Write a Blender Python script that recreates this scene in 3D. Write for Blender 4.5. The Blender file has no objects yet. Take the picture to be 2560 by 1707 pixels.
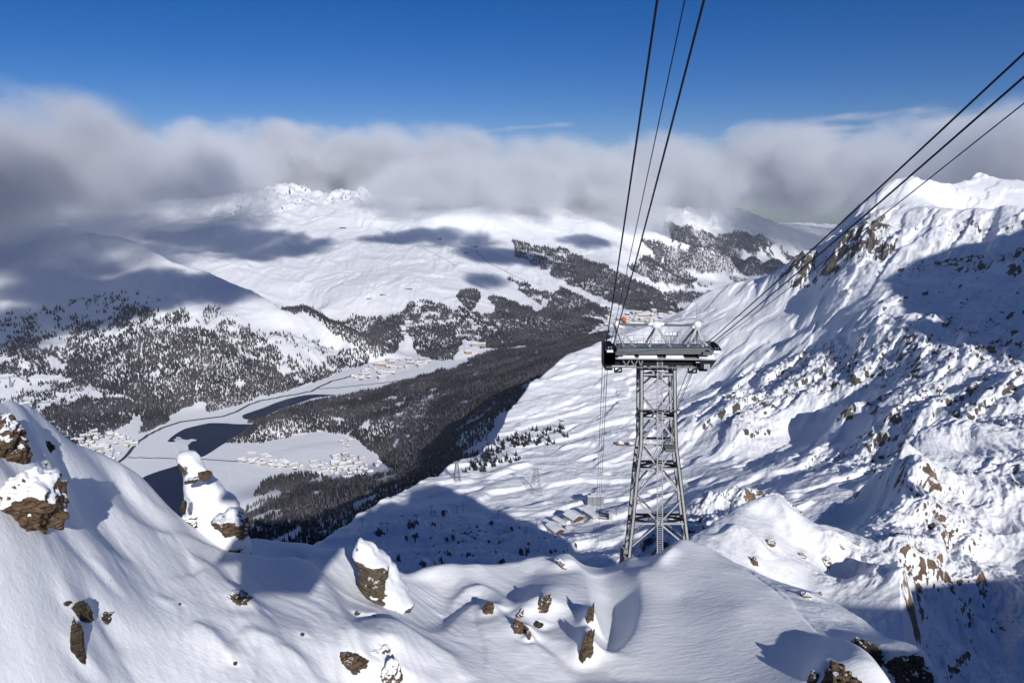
import bpy, math, random
import numpy as np
from mathutils import Vector
R = math.radians
S = bpy.context.scene
COL = S.collection
# ------------------------------------------------------------------ camera, sky, sun, exposure
CZ = 1500.0                       # camera height above the lakes
PITCH = R(13.6)
F = 1707.0                        # focal length in pixels of the 2560 px wide photograph
cam = bpy.data.objects.new("camera", bpy.data.cameras.new("camera"))
COL.objects.link(cam); S.camera = cam
cam.data.sensor_width = 36.0; cam.data.lens = 36.0 * F / 2560.0
cam.data.clip_start = 0.5; cam.data.clip_end = 60000.0
cam.location = (0, 0, CZ); cam.rotation_euler = (R(90) - PITCH, 0, 0)
SUN_EL, SUN_AZ = 26.5, 22.0        # the sun stands behind the camera, a little to its right
SDIR = Vector((math.sin(R(SUN_AZ)) * math.cos(R(SUN_EL)), -math.cos(R(SUN_AZ)) * math.cos(R(SUN_EL)), math.sin(R(SUN_EL))))
W = bpy.data.worlds.new("World"); S.world = W; W.use_nodes = True
nt = W.node_tree; nt.nodes.clear()
sky = nt.nodes.new("ShaderNodeTexSky"); sky.sky_type = 'NISHITA'; sky.sun_disc = False
sky.sun_elevation = R(SUN_EL); sky.sun_rotation = R(180 - SUN_AZ)
sky.altitude = 3000; sky.air_density = 1.0; sky.dust_density = 0.3; sky.ozone_density = 2.0
bg = nt.nodes.new("ShaderNodeBackground"); bg.inputs[1].default_value = 0.056
out = nt.nodes.new("ShaderNodeOutputWorld")
hs = nt.nodes.new("ShaderNodeHueSaturation"); hs.inputs['Saturation'].default_value = 1.45
tn = nt.nodes.new("ShaderNodeVectorMath"); tn.operation = 'MULTIPLY'; tn.inputs[1].default_value = (.72, .80, 1.14)
nt.links.new(sky.outputs[0], hs.inputs['Color']); nt.links.new(hs.outputs[0], tn.inputs[0]); nt.links.new(tn.outputs[0], bg.inputs[0]); nt.links.new(bg.outputs[0], out.inputs[0])
sun = bpy.data.objects.new("sun", bpy.data.lights.new("sun", 'SUN')); COL.objects.link(sun)
sun.data.energy = 4.15; sun.data.angle = R(0.53); sun.data.color = (1.0, 0.97, 0.93)
sun.rotation_euler = SDIR.to_track_quat('Z', 'Y').to_euler(); sun.location = (0, -50, CZ + 80)
S.view_settings.view_transform = 'Standard'; S.view_settings.look = 'None'
S.view_settings.gamma = 1.0; S.view_settings.exposure = 0.0; S.view_settings.use_curve_mapping = False
S.cycles.use_denoising = True
S.cycles.max_bounces = 5; S.cycles.diffuse_bounces = 2; S.cycles.glossy_bounces = 2
S.cycles.transparent_max_bounces = 12; S.cycles.volume_bounces = 2
S.cycles.volume_step_rate = 1.0; S.cycles.volume_max_steps = 256
# ------------------------------------------------------------------ helpers
def ray(x, y):
    """direction through a pixel of the 2560x1707 photograph; last column horizontal length"""
    x = np.asarray(x, float); y = np.asarray(y, float)
    X = (x - 1280) / F; Y = -(y - 853.5) / F
    dx = X; dy = math.cos(PITCH) + Y * math.sin(PITCH); dz = -math.sin(PITCH) + Y * math.cos(PITCH)
    return dx, dy, dz, np.hypot(dx, dy)
def at_r(x, y, r):
    dx, dy, dz, h = ray(x, y); return np.array([dx * r / h, dy * r / h, dz * r / h])
def at_z(x, y, z):
    dx, dy, dz, h = ray(x, y); return at_r(x, y, z / dz * h)
def proj(P):
    """camera-relative points -> photo pixels"""
    P = np.asarray(P, float); cp, sp = math.cos(PITCH), math.sin(PITCH)
    fw = P[..., 1] * cp - P[..., 2] * sp; up = P[..., 1] * sp + P[..., 2] * cp
    fw = np.where(np.abs(fw) < 1e-6, 1e-6, fw)
    return 1280 + F * P[..., 0] / fw, 853.5 - F * up / fw
def hash2(ix, iy, seed):
    n = (ix.astype(np.int64) * 374761393 + iy.astype(np.int64) * 668265263 + seed * 974711) & 0x7fffffff
    n = ((n ^ (n >> 13)) * 1274126177) & 0x7fffffff
    return (n ^ (n >> 16)) & 0xffff
_ga = np.arange(256) * 2 * np.pi / 256; _gx = np.cos(_ga); _gy = np.sin(_ga)
def perlin(x, y, seed=0):
    x0 = np.floor(x); y0 = np.floor(y); fx = x - x0; fy = y - y0
    ix = x0.astype(np.int64); iy = y0.astype(np.int64)
    u = fx * fx * fx * (fx * (fx * 6 - 15) + 10); v = fy * fy * fy * (fy * (fy * 6 - 15) + 10)
    def g(a, b, px, py):
        h = hash2(ix + a, iy + b, seed) & 255
        return _gx[h] * px + _gy[h] * py
    n00 = g(0, 0, fx, fy); n10 = g(1, 0, fx - 1, fy); n01 = g(0, 1, fx, fy - 1); n11 = g(1, 1, fx - 1, fy - 1)
    return 1.5 * ((n00 * (1 - u) + n10 * u) * (1 - v) + (n01 * (1 - u) + n11 * u) * v)
def fbm(x, y, seed=0, octs=4, gain=0.5, ridged=False):
    a = 1.0; s = 0.0; t = 0.0
    for k in range(octs):
        n = perlin(x * 2 ** k, y * 2 ** k, seed + 17 * k)
        if ridged: n = 1 - 2 * np.abs(n)
        s = s + a * n; t += a; a *= gain
    return s / t
def sstep(a, b, x):
    t = np.clip((x - a) / (b - a), 0, 1); return t * t * (3 - 2 * t)
def inpoly(px, py, poly):
    c = np.zeros(px.shape, bool); n = len(poly)
    for i in range(n):
        x1, y1 = poly[i]; x2, y2 = poly[(i + 1) % n]
        if y1 == y2: continue
        c ^= ((y1 > py) != (y2 > py)) & (px < (x2 - x1) * (py - y1) / (y2 - y1) + x1)
    return c
def tag(o, label=None, cat=None, group=None, kind=None):
    if label: o["label"] = label
    if cat: o["category"] = cat
    if group: o["group"] = group
    if kind: o["kind"] = kind
    return o
def empty(name, loc, rz=0.0):
    o = bpy.data.objects.new(name, None); COL.objects.link(o)
    o.location = loc; o.rotation_euler = (0, 0, rz); return o
def mesh_np(name, V, Fc, mat, smooth=False, attrs=None, parent=None):
    """V (n,3) numpy, Fc (m,k) numpy faces of equal size"""
    me = bpy.data.meshes.new(name); V = np.ascontiguousarray(V, np.float32); Fc = np.ascontiguousarray(Fc, np.int32)
    m, k = Fc.shape
    me.vertices.add(len(V)); me.vertices.foreach_set("co", V.ravel())
    me.loops.add(m * k); me.loops.foreach_set("vertex_index", Fc.ravel())
    me.polygons.add(m); me.polygons.foreach_set("loop_start", np.arange(0, m * k, k, dtype=np.int32))
    if smooth: me.polygons.foreach_set("use_smooth", np.ones(m, bool))
    me.update(calc_edges=True)
    for an, arr in (attrs or {}).items():
        a = me.attributes.new(an, 'FLOAT', 'POINT'); a.data.foreach_set("value", np.ascontiguousarray(arr, np.float32))
    for mm in (mat if isinstance(mat, list) else [mat]): me.materials.append(mm)
    o = bpy.data.objects.new(name, me); COL.objects.link(o)
    if parent is not None: o.parent = parent
    return o
class RBF:
    """linear-kernel interpolation over azimuth and log distance of camera-relative points"""
    def __init__(s, P, val, K=1.0, eps=0.004):
        s.K = K; s.q = s.key(P[:, 0], P[:, 1]); n = len(s.q)
        d = np.sqrt(((s.q[:, None] - s.q[None]) ** 2).sum(-1) + eps * eps); s.eps = eps
        A = np.zeros((n + 3, n + 3)); A[:n, :n] = -d + np.eye(n) * 1e-4; A[:n, n] = 1; A[n, :n] = 1
        A[:n, n + 1:] = s.q; A[n + 1:, :n] = s.q.T
        b = np.zeros((n + 3, val.shape[1])); b[:n] = val
        s.w = np.linalg.solve(A, b); s.n = n
    def key(s, x, y):
        return np.stack([np.arctan2(x, y), s.K * np.log(np.hypot(x, y))], -1)
    def grid(s, az, lr):
        A, L = np.meshgrid(az, lr, indexing='ij'); q = np.stack([A.ravel(), s.K * L.ravel()], -1); o = []
        for c in np.array_split(q, max(1, len(q) // 6000)):
            d = np.sqrt(((c[:, None] - s.q[None]) ** 2).sum(-1) + s.eps ** 2)
            o.append(-d @ s.w[:s.n] + s.w[s.n] + c @ s.w[s.n + 1:])
        return np.concatenate(o).reshape(len(az), len(lr), -1)
def cubic(nc, nf):
    """Catmull-Rom resampling matrix from nc samples to nf"""
    M = np.zeros((nf, nc)); t = np.linspace(0, nc - 1, nf); i = np.clip(np.floor(t).astype(int), 0, nc - 2); f = t - i
    w = [(-f + 2 * f ** 2 - f ** 3) / 2, (2 - 5 * f ** 2 + 3 * f ** 3) / 2, (f + 4 * f ** 2 - 3 * f ** 3) / 2, (-f ** 2 + f ** 3) / 2]
    for k in range(4): np.add.at(M, (np.arange(nf), np.clip(i + k - 1, 0, nc - 1)), w[k])
    return M
PTS = []
def ctl(store, pts, mode, *vals, step=28):
    """pts: photo pixels with a depth each; polyline resampled every `step` px. mode 'z' or 'r'"""
    pts = [tuple(p) for p in pts]; o = [pts[0]]
    for a, b in zip(pts, pts[1:]):
        n = max(1, int(math.hypot(b[0] - a[0], b[1] - a[1]) / step))
        for k in range(1, n + 1):
            t = k / n; o.append(tuple(a[j] * (1 - t) + b[j] * t for j in range(3)))
    for x, y, v in o:
        P = at_z(x, y, v) if mode == 'z' else at_r(x, y, v)
        store.append((*P, *vals))

def edge_fn(pts, mode='r'):
    """distance of a skyline as a function of azimuth"""
    q = []; ctl(q, pts, mode, step=10); q = np.array(q); a = np.arctan2(q[:, 0], q[:, 1]); r = np.hypot(q[:, 0], q[:, 1]); o = np.argsort(a, kind='stable'); a = a[o]; r = r[o]
    return lambda t: np.interp(t, a, r)
class Layers:
    """surfaces, each with a skyline behind which it falls away; the upper one shows"""
    def __init__(s, L, az0, az1, r0, r1, na, nr, ca, cr, K=1.0, eps=.004):
        s.az = np.linspace(az0, az1, na); s.lr = np.linspace(math.log(r0), math.log(r1), nr); s.r = np.exp(s.lr)
        A, B = cubic(ca, na), cubic(cr, nr); Ba = B; s.Z = None
        gi = np.round(np.linspace(0, 219, na)).astype(int); gj = np.round(np.linspace(0, 219, nr)).astype(int)
        qa, ql = np.meshgrid(np.linspace(az0, az1, 220), np.linspace(math.log(r0), math.log(r1), 220), indexing='ij'); qq = np.stack([qa.ravel(), K * ql.ravel()], -1)
        for P, edge, fall, soft in L:
            P = np.array(P); f = RBF(P[:, :3], P[:, 2:5].copy(), K, eps)
            G = f.grid(np.linspace(az0, az1, ca), np.linspace(math.log(r0), math.log(r1), cr))
            z, am, rk = (A @ G[..., k] @ B.T for k in range(3))
            if edge is not None:
                d = s.r[None] - edge(s.az)[:, None]; sf = soft * edge(s.az)[:, None]
                fl = fall(s.az)[:, None] if callable(fall) else fall
                z = z - fl * np.where(d > 0, np.sqrt(d * d + sf * sf) - sf, 0)
            c = np.concatenate([P[np.argmin(((c[:, None] - f.q[None]) ** 2).sum(-1), 1), 5] for c in np.array_split(qq, 12)]).reshape(220, 220).astype(int)
            c = c[gi[:, None], gj[None]]
            if s.Z is None: s.Z, s.amp, s.rk, s.cls = z, am, rk, c
            else:
                m = z > s.Z; s.Z = np.maximum(z, s.Z); s.amp = np.where(m, am, s.amp); s.rk = np.where(m, rk, s.rk); s.cls = np.where(m, c, s.cls)
        s.amp = np.clip(s.amp, 0, 1.7); s.rk = np.clip(s.rk, 0, 1)
        s.X = np.sin(s.az)[:, None] * s.r[None]; s.Y = np.cos(s.az)[:, None] * s.r[None]
    def hit(s, x, y, lift=0.0):
        """where the sight line through a photo pixel meets this land"""
        dx, dy, dz, h = ray(x, y); a = math.atan2(dx, dy); i = int(round((a - s.az[0]) / (s.az[1] - s.az[0])))
        i = min(max(i, 0), len(s.az) - 1); k = np.nonzero(s.Z[i] / s.r >= dz / h)[0]
        if not len(k): return None
        r = s.r[k[0]]; return np.array([math.sin(a) * r, math.cos(a) * r, s.Z[i, k[0]] + lift])
    def height(s, x, y):
        a = (math.atan2(x, y) - s.az[0]) / (s.az[1] - s.az[0]); b = (math.log(math.hypot(x, y)) - s.lr[0]) / (s.lr[1] - s.lr[0])
        i = min(max(int(a), 0), len(s.az) - 2); j = min(max(int(b), 0), len(s.r) - 2); u, v = min(max(a - i, 0), 1), min(max(b - j, 0), 1)
        return (s.Z[i, j] * (1 - u) + s.Z[i + 1, j] * u) * (1 - v) + (s.Z[i, j + 1] * (1 - u) + s.Z[i + 1, j + 1] * u) * v
    def slope(s):
        a = np.gradient(s.Z, axis=1) / np.gradient(s.lr)[None] / s.r[None]; b = np.gradient(s.Z, axis=0) / (s.az[1] - s.az[0]) / s.r[None]
        return np.hypot(a, b)
    def trace(s, px): return np.array([s.hit(*p)[:2] for p in px if s.hit(*p) is not None])
    def lip(s, px, A, wl, wr):
        """a wind lip: crest line through photo pixels, own widths left and right of its direction"""
        q = px if isinstance(px, np.ndarray) else s.trace(px); best = np.full(s.X.shape, 1e9); side = np.zeros(s.X.shape); tt = np.zeros(s.X.shape); n = len(q) - 1
        for k in range(n):
            a, b = q[k], q[k + 1]; d = b - a; L = max(math.hypot(*d), 1e-6); u = d / L
            t = np.clip((s.X - a[0]) * u[0] + (s.Y - a[1]) * u[1], 0, L); ex = s.X - a[0] - t * u[0]; ey = s.Y - a[1] - t * u[1]
            dd = np.hypot(ex, ey); m = dd < best - 1e-5; best = np.where(m, dd, best); side = np.where(m, u[0] * ey - u[1] * ex, side); tt = np.where(m, (k + t / L) / n, tt)
        w = np.where(side > 0, wl, wr); fade = np.clip(np.sin(np.clip(tt, 0, 1) * math.pi), 0, 1) ** .5
        s.Z = s.Z + A * fade * np.exp(-(best / w) ** 1.6)
    def mesh(s, name, m, rock):
        na, nr = s.X.shape; V = np.stack([s.X, s.Y, s.Z + CZ], -1).reshape(-1, 3); ix = np.arange(na * nr).reshape(na, nr)
        f = np.stack([ix[:-1, :-1], ix[1:, :-1], ix[1:, 1:], ix[:-1, 1:]], -1).reshape(-1, 4)
        return tag(mesh_np(name, V, f, m, True, {"rock": rock.reshape(-1)}), kind="structure")
# ------------------------------------------------------------------ the large land: plateau, mountain, valley and ranges
# values after the depth: bumpiness, rockiness, class (0 plateau 1 mountain 2 wooded slope 3 valley 4 near-left range 5 north range 6 far range)
T = []
def behind(pts, fr, dz, *vals, step=26):
    q = []; ctl(q, pts, 'r', step=step)
    for P in q:
        r = math.hypot(P[0], P[1]); T.append((P[0] * fr, P[1] * fr, P[2] + dz(r) if callable(dz) else dz, *vals))
# hidden apron between the near ridge and the plateau
for a in range(-52, 56, 8):
    s, c = math.sin(R(a)), math.cos(R(a))
    for r, z in ((260, -330), (420, -400), (620, -440)):
        T.append((r * s, r * c, z + (60 if a > 35 and r < 500 else 0), .3, .3, 0))
# plateau edge, from the left rim up over the shoulder to the peak
EDGE = [(560, 1440, 800), (700, 1405, 880), (785, 1365, 980), (850, 1325, 1080), (900, 1293, 1170), (960, 1258, 1270), (1030, 1222, 1380), (1100, 1185, 1500),
        (1150, 1160, 1580), (1200, 1135, 1670), (1235, 1105, 1790), (1250, 1082, 1880), (1268, 1040, 2010), (1300, 1000, 2140), (1330, 960, 2270), (1380, 920, 2430),
        (1430, 885, 2600), (1500, 860, 2750), (1588, 830, 2880), (1642, 809, 2940), (1682, 796, 2990), (1715, 774, 3050)]
EDGE2 = [(1715, 774, 3050), (1751, 744, 3110), (1787, 726, 3140), (1888, 700, 3190), (1936, 687, 3210), (1983, 665, 3230), (2034, 636, 3240), (2072, 604, 3250),
         (2103, 560, 3260), (2137, 517, 3270), (2160, 494, 3280), (2183, 479, 3290), (2206, 461, 3310), (2237, 444, 3340), (2277, 430, 3380), (2306, 444, 3420), (2332, 457, 3480), (2362, 465, 3560),
         (2397, 459, 3700), (2428, 448, 3840), (2451, 434, 3950), (2485, 446, 3990), (2558, 453, 4050), (2700, 462, 4150), (2900, 470, 4200)]
ctl(T, EDGE, 'r', .5, .35, 0, step=24)
ctl(T, EDGE2, 'r', .45, .35, 1, step=20)
# plateau interior
for x, y, z in [(1000, 1440, -505), (1150, 1400, -560), (1300, 1410, -560), (1430, 1400, -580), (1250, 1340, -600), (1100, 1310, -610), (1000, 1330, -575)]:
    ctl(T, [(x, y, z)], 'z', .9, .66, 0)
for x, y, z in [
                (1440, 1300, -655), (1350, 1310, -640), (1520, 1300, -650), (1600, 1330, -620), (1150, 1230, -660), (1250, 1220, -680), (1350, 1220, -690), (1500, 1220, -700), (1650, 1220, -700),
                (1300, 1160, -700), (1400, 1150, -715), (1550, 1120, -725), (1700, 1130, -715), (1850, 1180, -660), (1950, 1270, -560), (1800, 1290, -600), (2050, 1230, -560),
                (1330, 1080, -735), (1420, 1060, -740), (1550, 1040, -735), (1700, 1040, -720), (1450, 980, -725), (1600, 960, -725), (1500, 900, -700), (1650, 880, -700)]:
    ctl(T, [(x, y, z)], 'z', .55, .3, 0)
# a bench of rocky ground climbing right, its left rim catches a shadow
ctl(T, [(1640, 1075, -716), (1740, 1040, -690), (1830, 985, -668), (1880, 930, -655), (1990, 890, -590), (2080, 850, -520), (2200, 830, -452)], 'z', 1.0, .55, 0)
ctl(T, [(1600, 1060, -738), (1700, 1015, -722), (1800, 965, -712), (1850, 905, -645), (1960, 862, -590), (2060, 820, -505)], 'z', .6, .3, 0)
ctl(T, [(1930, 1170, -655), (2010, 1150, -640), (2090, 1110, -620), (2110, 1090, -610)], 'z', .8, .45, 0)
ctl(T, [(1890, 1160, -690), (1990, 1135, -680), (2070, 1095, -655)], 'z', .4, .3, 0)
for x, y, z in [(1900, 1050, -650), (2000, 1000, -610), (2100, 1050, -590), (2200, 960, -540), (2250, 1050, -530), (2300, 900, -472), (2400, 1000, -495), (2450, 900, -442),
                (2550, 960, -440), (2700, 900, -420), (2850, 1000, -470), (2850, 1200, -560), (2550, 1080, -470), (2350, 825, -422), (2500, 830, -402), (2750, 850, -400), (2150, 890, -515), (1850, 1100, -670), (2100, 1150, -625), (2250, 1150, -585)]:
    ctl(T, [(x, y, z)], 'z', 1.0, .75, 0)
# foot of the mountain, a white hollow, and its face
for x, y, r in [(1750, 830, 2750), (1850, 800, 2800), (1950, 810, 2700), (2000, 840, 2500), (2080, 830, 2450), (1900, 760, 2950), (2000, 770, 2820), (1700, 800, 2900)]:
    ctl(T, [(x, y, r)], 'r', .3, .15, 1)
for x, y, r in [(2050, 720, 2860), (2060, 670, 2980), (2150, 700, 2660), (2150, 640, 2800), (2120, 580, 3040), (2180, 530, 3120), (2250, 590, 2890), (2250, 650, 2740), (2330, 640, 2760), (2350, 590, 2880), (2350, 540, 3000), (2450, 640, 2750), (2450, 590, 2880), (2470, 545, 2980), (2540, 640, 2730), (2550, 580, 2870), (2250, 550, 3010), (2640, 640, 2700), (2700, 590, 2830)]:
    ctl(T, [(x, y, r)], 'r', .9, .62, 1)
for x, y, r in [(2190, 560, 3000), (2210, 590, 2900), (2200, 620, 2830), (1990, 650, 3060), (2030, 660, 3000), (2080, 640, 2960), (2420, 660, 2700), (2500, 670, 2670), (2560, 650, 2700), (2320, 670, 2690)]: ctl(T, [(x, y, r)], 'r', 1.2, .95, 1)
ctl(T, [(2240, 500, 3200), (2330, 503, 3130), (2400, 508, 3090), (2451, 507, 3070), (2500, 514, 3050), (2560, 527, 3010), (2700, 545, 2960), (2900, 560, 2900)], 'r', .35, .2, 1)
behind([(2420, 508, 3080), (2451, 507, 3070), (2500, 514, 3050), (2560, 527, 3010), (2700, 545, 2960), (2900, 560, 2900)], 1.09, lambda r: -90, .4, .3, 1)
for x, y, r in [(2180, 790, 2400), (2290, 785, 2390), (2240, 740, 2520), (2330, 700, 2620), (2400, 780, 2380), (2450, 740, 2500), (2500, 700, 2590), (2560, 780, 2360), (2700, 700, 2560), (2650, 780, 2340), (2240, 700, 2630), (2350, 745, 2500)]:
    ctl(T, [(x, y, r)], 'r', .7, .62, 1)
# wooded slope beyond the plateau edge
for x, y, z in [(640, 1290, -1330), (700, 1310, -1300), (700, 1260, -1370), (780, 1300, -1230), (850, 1270, -1210), (800, 1240, -1340), (900, 1230, -1260), (640, 1245, -1440), (720, 1215, -1470),
                (780, 1200, -1490), (900, 1190, -1400), (960, 1200, -1290), (980, 1170, -1400), (1000, 1190, -1270), (1050, 1150, -1290), (960, 1150, -1490), (1000, 1100, -1400), (920, 1110, -1492), (880, 1100, -1488), (1100, 1110, -1230), (1150, 1120, -1080),
                (1180, 1070, -1080), (1150, 1030, -1200), (1100, 1060, -1290), (1000, 1040, -1410), (920, 1060, -1440), (870, 1060, -1460), (1060, 1000, -1380), (1200, 1000, -1180), (1240, 960, -1200), (1150, 960, -1360), (1210, 1050, -1000), (1240, 1060, -960),
                (1290, 960, -1060), (1330, 920, -1110), (1380, 895, -1130), (1270, 920, -1260), (1200, 930, -1370), (1300, 890, -1330), (1400, 872, -1290), (1450, 862, -1240), (1550, 830, -1270), (1250, 890, -1430)]:
    ctl(T, [(x, y, z)], 'z', .5, .1, 2)
ctl(T, [(580, 1098, -1497), (620, 1080, -1470), (660, 1068, -1450), (700, 1054, -1440), (740, 1046, -1444), (780, 1044, -1446), (860, 1042, -1452), (920, 1026, -1450), (970, 1000, -1442), (1030, 960, -1425), (1090, 945, -1440), (1150, 925, -1450), (1210, 900, -1465)], 'z', .4, .1, 2)
ctl(T, [(575, 1106, -1500), (640, 1105, -1499), (720, 1092, -1499), (790, 1080, -1495), (850, 1085, -1488), (880, 1110, -1488)], 'z', .0, .0, 3)
# valley floor
ctl(T, [(300, 1250, -1500), (400, 1290, -1500), (520, 1310, -1500), (600, 1290, -1480)], 'z', 0, 0, 3)
ctl(T, [(-200, 1200, -1500), (0, 1200, -1500), (200, 1220, -1500), (420, 1200, -1500), (560, 1210, -1500), (620, 1210, -1498), (700, 1170, -1500), (840, 1140, -1495), (940, 1160, -1490)], 'z', 0, 0, 3)
ctl(T, [(-200, 1150, -1490), (50, 1160, -1490), (200, 1150, -1492), (300, 1140, -1492), (345, 1108, -1493), (400, 1078, -1494), (460, 1052, -1494), (560, 1032, -1494), (640, 1008, -1494), (700, 988, -1494), (780, 962, -1494), (860, 925, -1494), (930, 905, -1490), (1020, 895, -1492), (1070, 880, -1492)], 'z', .05, 0, 3)
ctl(T, [(600, 1085, -1500), (680, 1028, -1500), (780, 990, -1500), (900, 980, -1500), (1020, 955, -1500), (1085, 935, -1500), (1130, 915, -1500), (1180, 898, -1498)], 'z', 0, 0, 3)
ctl(T, [(400, 1150, -1500), (560, 1150, -1500), (720, 1120, -1500), (830, 1100, -1495)], 'z', 0, 0, 3)
ctl(T, [(760, 985, -1500), (880, 955, -1500), (1000, 930, -1500), (1080, 905, -1500)], 'z', 0, 0, 3)
# near-left range
for x, y, z in [(-150, 1100, -1450), (0, 1090, -1450), (100, 1075, -1430), (0, 1000, -1360), (100, 1000, -1370), (0, 900, -1230), (100, 900, -1250), (200, 1000, -1390), (300, 1050, -1450), (280, 960, -1370), (230, 890, -1290),
                (0, 800, -1070), (100, 800, -1080), (0, 700, -840), (100, 700, -860), (0, 640, -690), (100, 640, -700), (0, 590, -560), (-150, 640, -660), (-150, 800, -1040), (100, 600, -590), (0, 540, -420), (120, 545, -430),
                (200, 800, -1120), (200, 700, -890), (200, 640, -720), (300, 900, -1290), (300, 800, -1110), (300, 700, -880), (300, 650, -760), (400, 1020, -1470), (400, 950, -1370), (400, 870, -1230), (400, 780, -1050), (400, 700, -880),
                (500, 1015, -1475), (500, 950, -1370), (500, 890, -1270), (500, 820, -1150), (500, 760, -1020), (460, 700, -890), (600, 990, -1470), (600, 930, -1370), (600, 870, -1270), (600, 810, -1160), (600, 770, -1080),
                (700, 960, -1470), (700, 900, -1370), (700, 850, -1270), (700, 810, -1190), (800, 930, -1465), (800, 880, -1380), (780, 830, -1270), (860, 900, -1460), (850, 860, -1370)]:
    ctl(T, [(x, y, z)], 'z', .55, .25, 4)
LEFT = [(160, 560, -480), (249, 592, -565), (300, 598, -600), (352, 614, -650), (386, 637, -710), (432, 664, -790), (524, 687, -880), (574, 710, -945), (627, 729, -1000), (669, 752, -1050), (704, 777, -1105), (727, 777, -1120),
        (765, 775, -1135), (809, 803, -1215), (850, 828, -1275), (880, 850, -1330), (905, 869, -1385), (900, 885, -1430)]
ctl(T, LEFT, 'z', .35, .2, 4, step=20)
q = []; ctl(q, LEFT[:-1], 'z', step=22); NL = []
for P in q: NL.append((P[0] * 1.14, P[1] * 1.14, P[2] - 260 if P[2] > -1150 else max(P[2] - 120, -1480), .2, .1, 5))
# north range (open ski slopes), rising into the cloud
for x, y, z in [(950, 880, -1475), (950, 830, -1390), (1000, 870, -1470), (1000, 800, -1330), (1000, 740, -1185),
                (1150, 880, -1470), (1150, 830, -1410), (1150, 780, -1310), (1150, 730, -1200), (1150, 680, -1080),
                (1300, 870, -1475), (1300, 820, -1430), (1300, 770, -1360), (1300, 720, -1255), (1300, 680, -1140), (1300, 640, -1010), (1300, 600, -860), (1300, 560, -690), (1400, 840, -1470), (1400, 790, -1410), (1450, 730, -1330), (1400, 680, -1170), (1420, 640, -1050), (1400, 600, -900), (1400, 560, -720),
                (1500, 800, -1480), (1500, 760, -1410), (1520, 720, -1320), (1500, 680, -1190), (1500, 640, -1060), (1500, 600, -910), (1500, 560, -720), (1600, 810, -1490), (1600, 780, -1470), (1600, 750, -1400), (1560, 700, -1250), (1250, 640, -990)]:
    ctl(T, [(x, y, z)], 'z', .5, .12, 5)
ctl(T, [(1540, 640, -1060), (1543, 667, -1130), (1600, 690, -1240), (1632, 717, -1350), (1662, 750, -1430), (1690, 768, -1480), (1712, 780, -1530)], 'z', .4, .2, 5)
for x, y, r in [(850, 760, 7000), (800, 745, 7350), (740, 745, 7500), (1000, 700, 7350), (1000, 650, 8300), (1000, 600, 9300), (1000, 560, 10100), (1000, 525, 10900), (700, 705, 7900), (700, 650, 8800), (700, 600, 9500), (640, 690, 8200), (620, 640, 9000), (560, 660, 8600),
                (560, 620, 9400), (480, 640, 8900), (450, 600, 9700), (600, 590, 9700), (400, 580, 10000), (500, 560, 10400), (850, 720, 7450), (850, 660, 8350), (850, 600, 9300), (850, 565, 9900), (1150, 630, 8700), (1150, 580, 9700), (300, 560, 10500), (150, 540, 11000)]:
    ctl(T, [(x, y, r)], 'r', .6, .2, 5)
ctl(T, [(560, 545, 10800), (610, 505, 11200), (660, 495, 11400), (700, 482, 11600), (745, 472, 11800), (790, 496, 11700), (850, 500, 11700), (905, 488, 11900), (960, 508, 11600), (1040, 530, 11200)], 'r', 1.2, .8, 5)
ctl(T, [(600, 560, 9900), (670, 540, 10300), (740, 540, 10400), (820, 532, 10500), (880, 532, 10500), (930, 550, 10200)], 'r', 1.0, .75, 5)
ctl(T, [(1100, 560, -650), (1200, 540, -560), (1350, 530, -560), (1500, 530, -580)], 'z', .6, .3, 5)
# side valley mouth and Inn valley floor, far spurs, far range
ctl(T, [(1700, 760, -1550), (1730, 735, -1555), (1800, 715, -1560), (1900, 690, -1560), (1990, 672, -1560)], 'z', 0, 0, 3)
ctl(T, [(1640, 735, -1548), (1700, 715, -1555), (1780, 700, -1558), (1880, 680, -1560)], 'z', 0, 0, 3)
ctl(T, [(1690, 690, -1520), (1740, 680, -1550), (1850, 670, -1558), (1950, 655, -1560), (2050, 650, -1560)], 'z', .1, 0, 3)
ctl(T, [(1500, 600, -905), (1560, 625, -1020), (1608, 655, -1180), (1660, 680, -1320), (1727, 706, -1490)], 'z', .5, .25, 5)
ctl(T, [(1540, 560, 11300), (1640, 600, 11200), (1700, 615, 11250), (1790, 620, 11450), (1830, 645, 11500), (1900, 660, 12000), (1960, 670, 12400)], 'r', .6, .2, 6)
ctl(T, [(1560, 525, 12900), (1600, 530, 13000), (1680, 540, 13400), (1760, 560, 13900), (1800, 532, 14600), (1850, 528, 14800), (1900, 560, 14500), (1950, 600, 14200), (1990, 640, 13900)], 'r', 1.3, .6, 6)
for x, y, r in [(1750, 640, 12700), (1750, 612, 13000), (1700, 590, 12900), (1800, 597, 13600), (1830, 622, 13200), (1880, 642, 13200), (1920, 630, 13600)]: ctl(T, [(x, y, r)], 'r', 1.3, .45, 6)
for a in range(-50, 56, 5):
    s, c = math.sin(R(a)), math.cos(R(a))
    for r, z in ((12600, -420), (19000, -700)) if a < 2 or a > 34 else ((16800, -1100), (19000, -1200)):
        T.append((r * s, r * c, z, .8, .3, 6))
LP = [t for t in T if t[5] in (0, 1) and math.hypot(t[0], t[1]) < 6000]
LL = [t for t in T if t[5] in (3, 4)] + [(13000 * math.sin(R(a)), 13000 * math.cos(R(a)), -1700, .1, .1, 4) for a in range(-50, 55, 5)] + [(7000 * math.sin(R(a)), 7000 * math.cos(R(a)), -1580, .1, .1, 4) for a in range(0, 55, 5)]
LN = [t for t in T if t[5] in (2, 3, 5, 6)] + NL + [(t[0], t[1], t[2] - 190, .1, .1, 5) for t in T if t[5] == 4 and t[2] > -1300]
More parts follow.
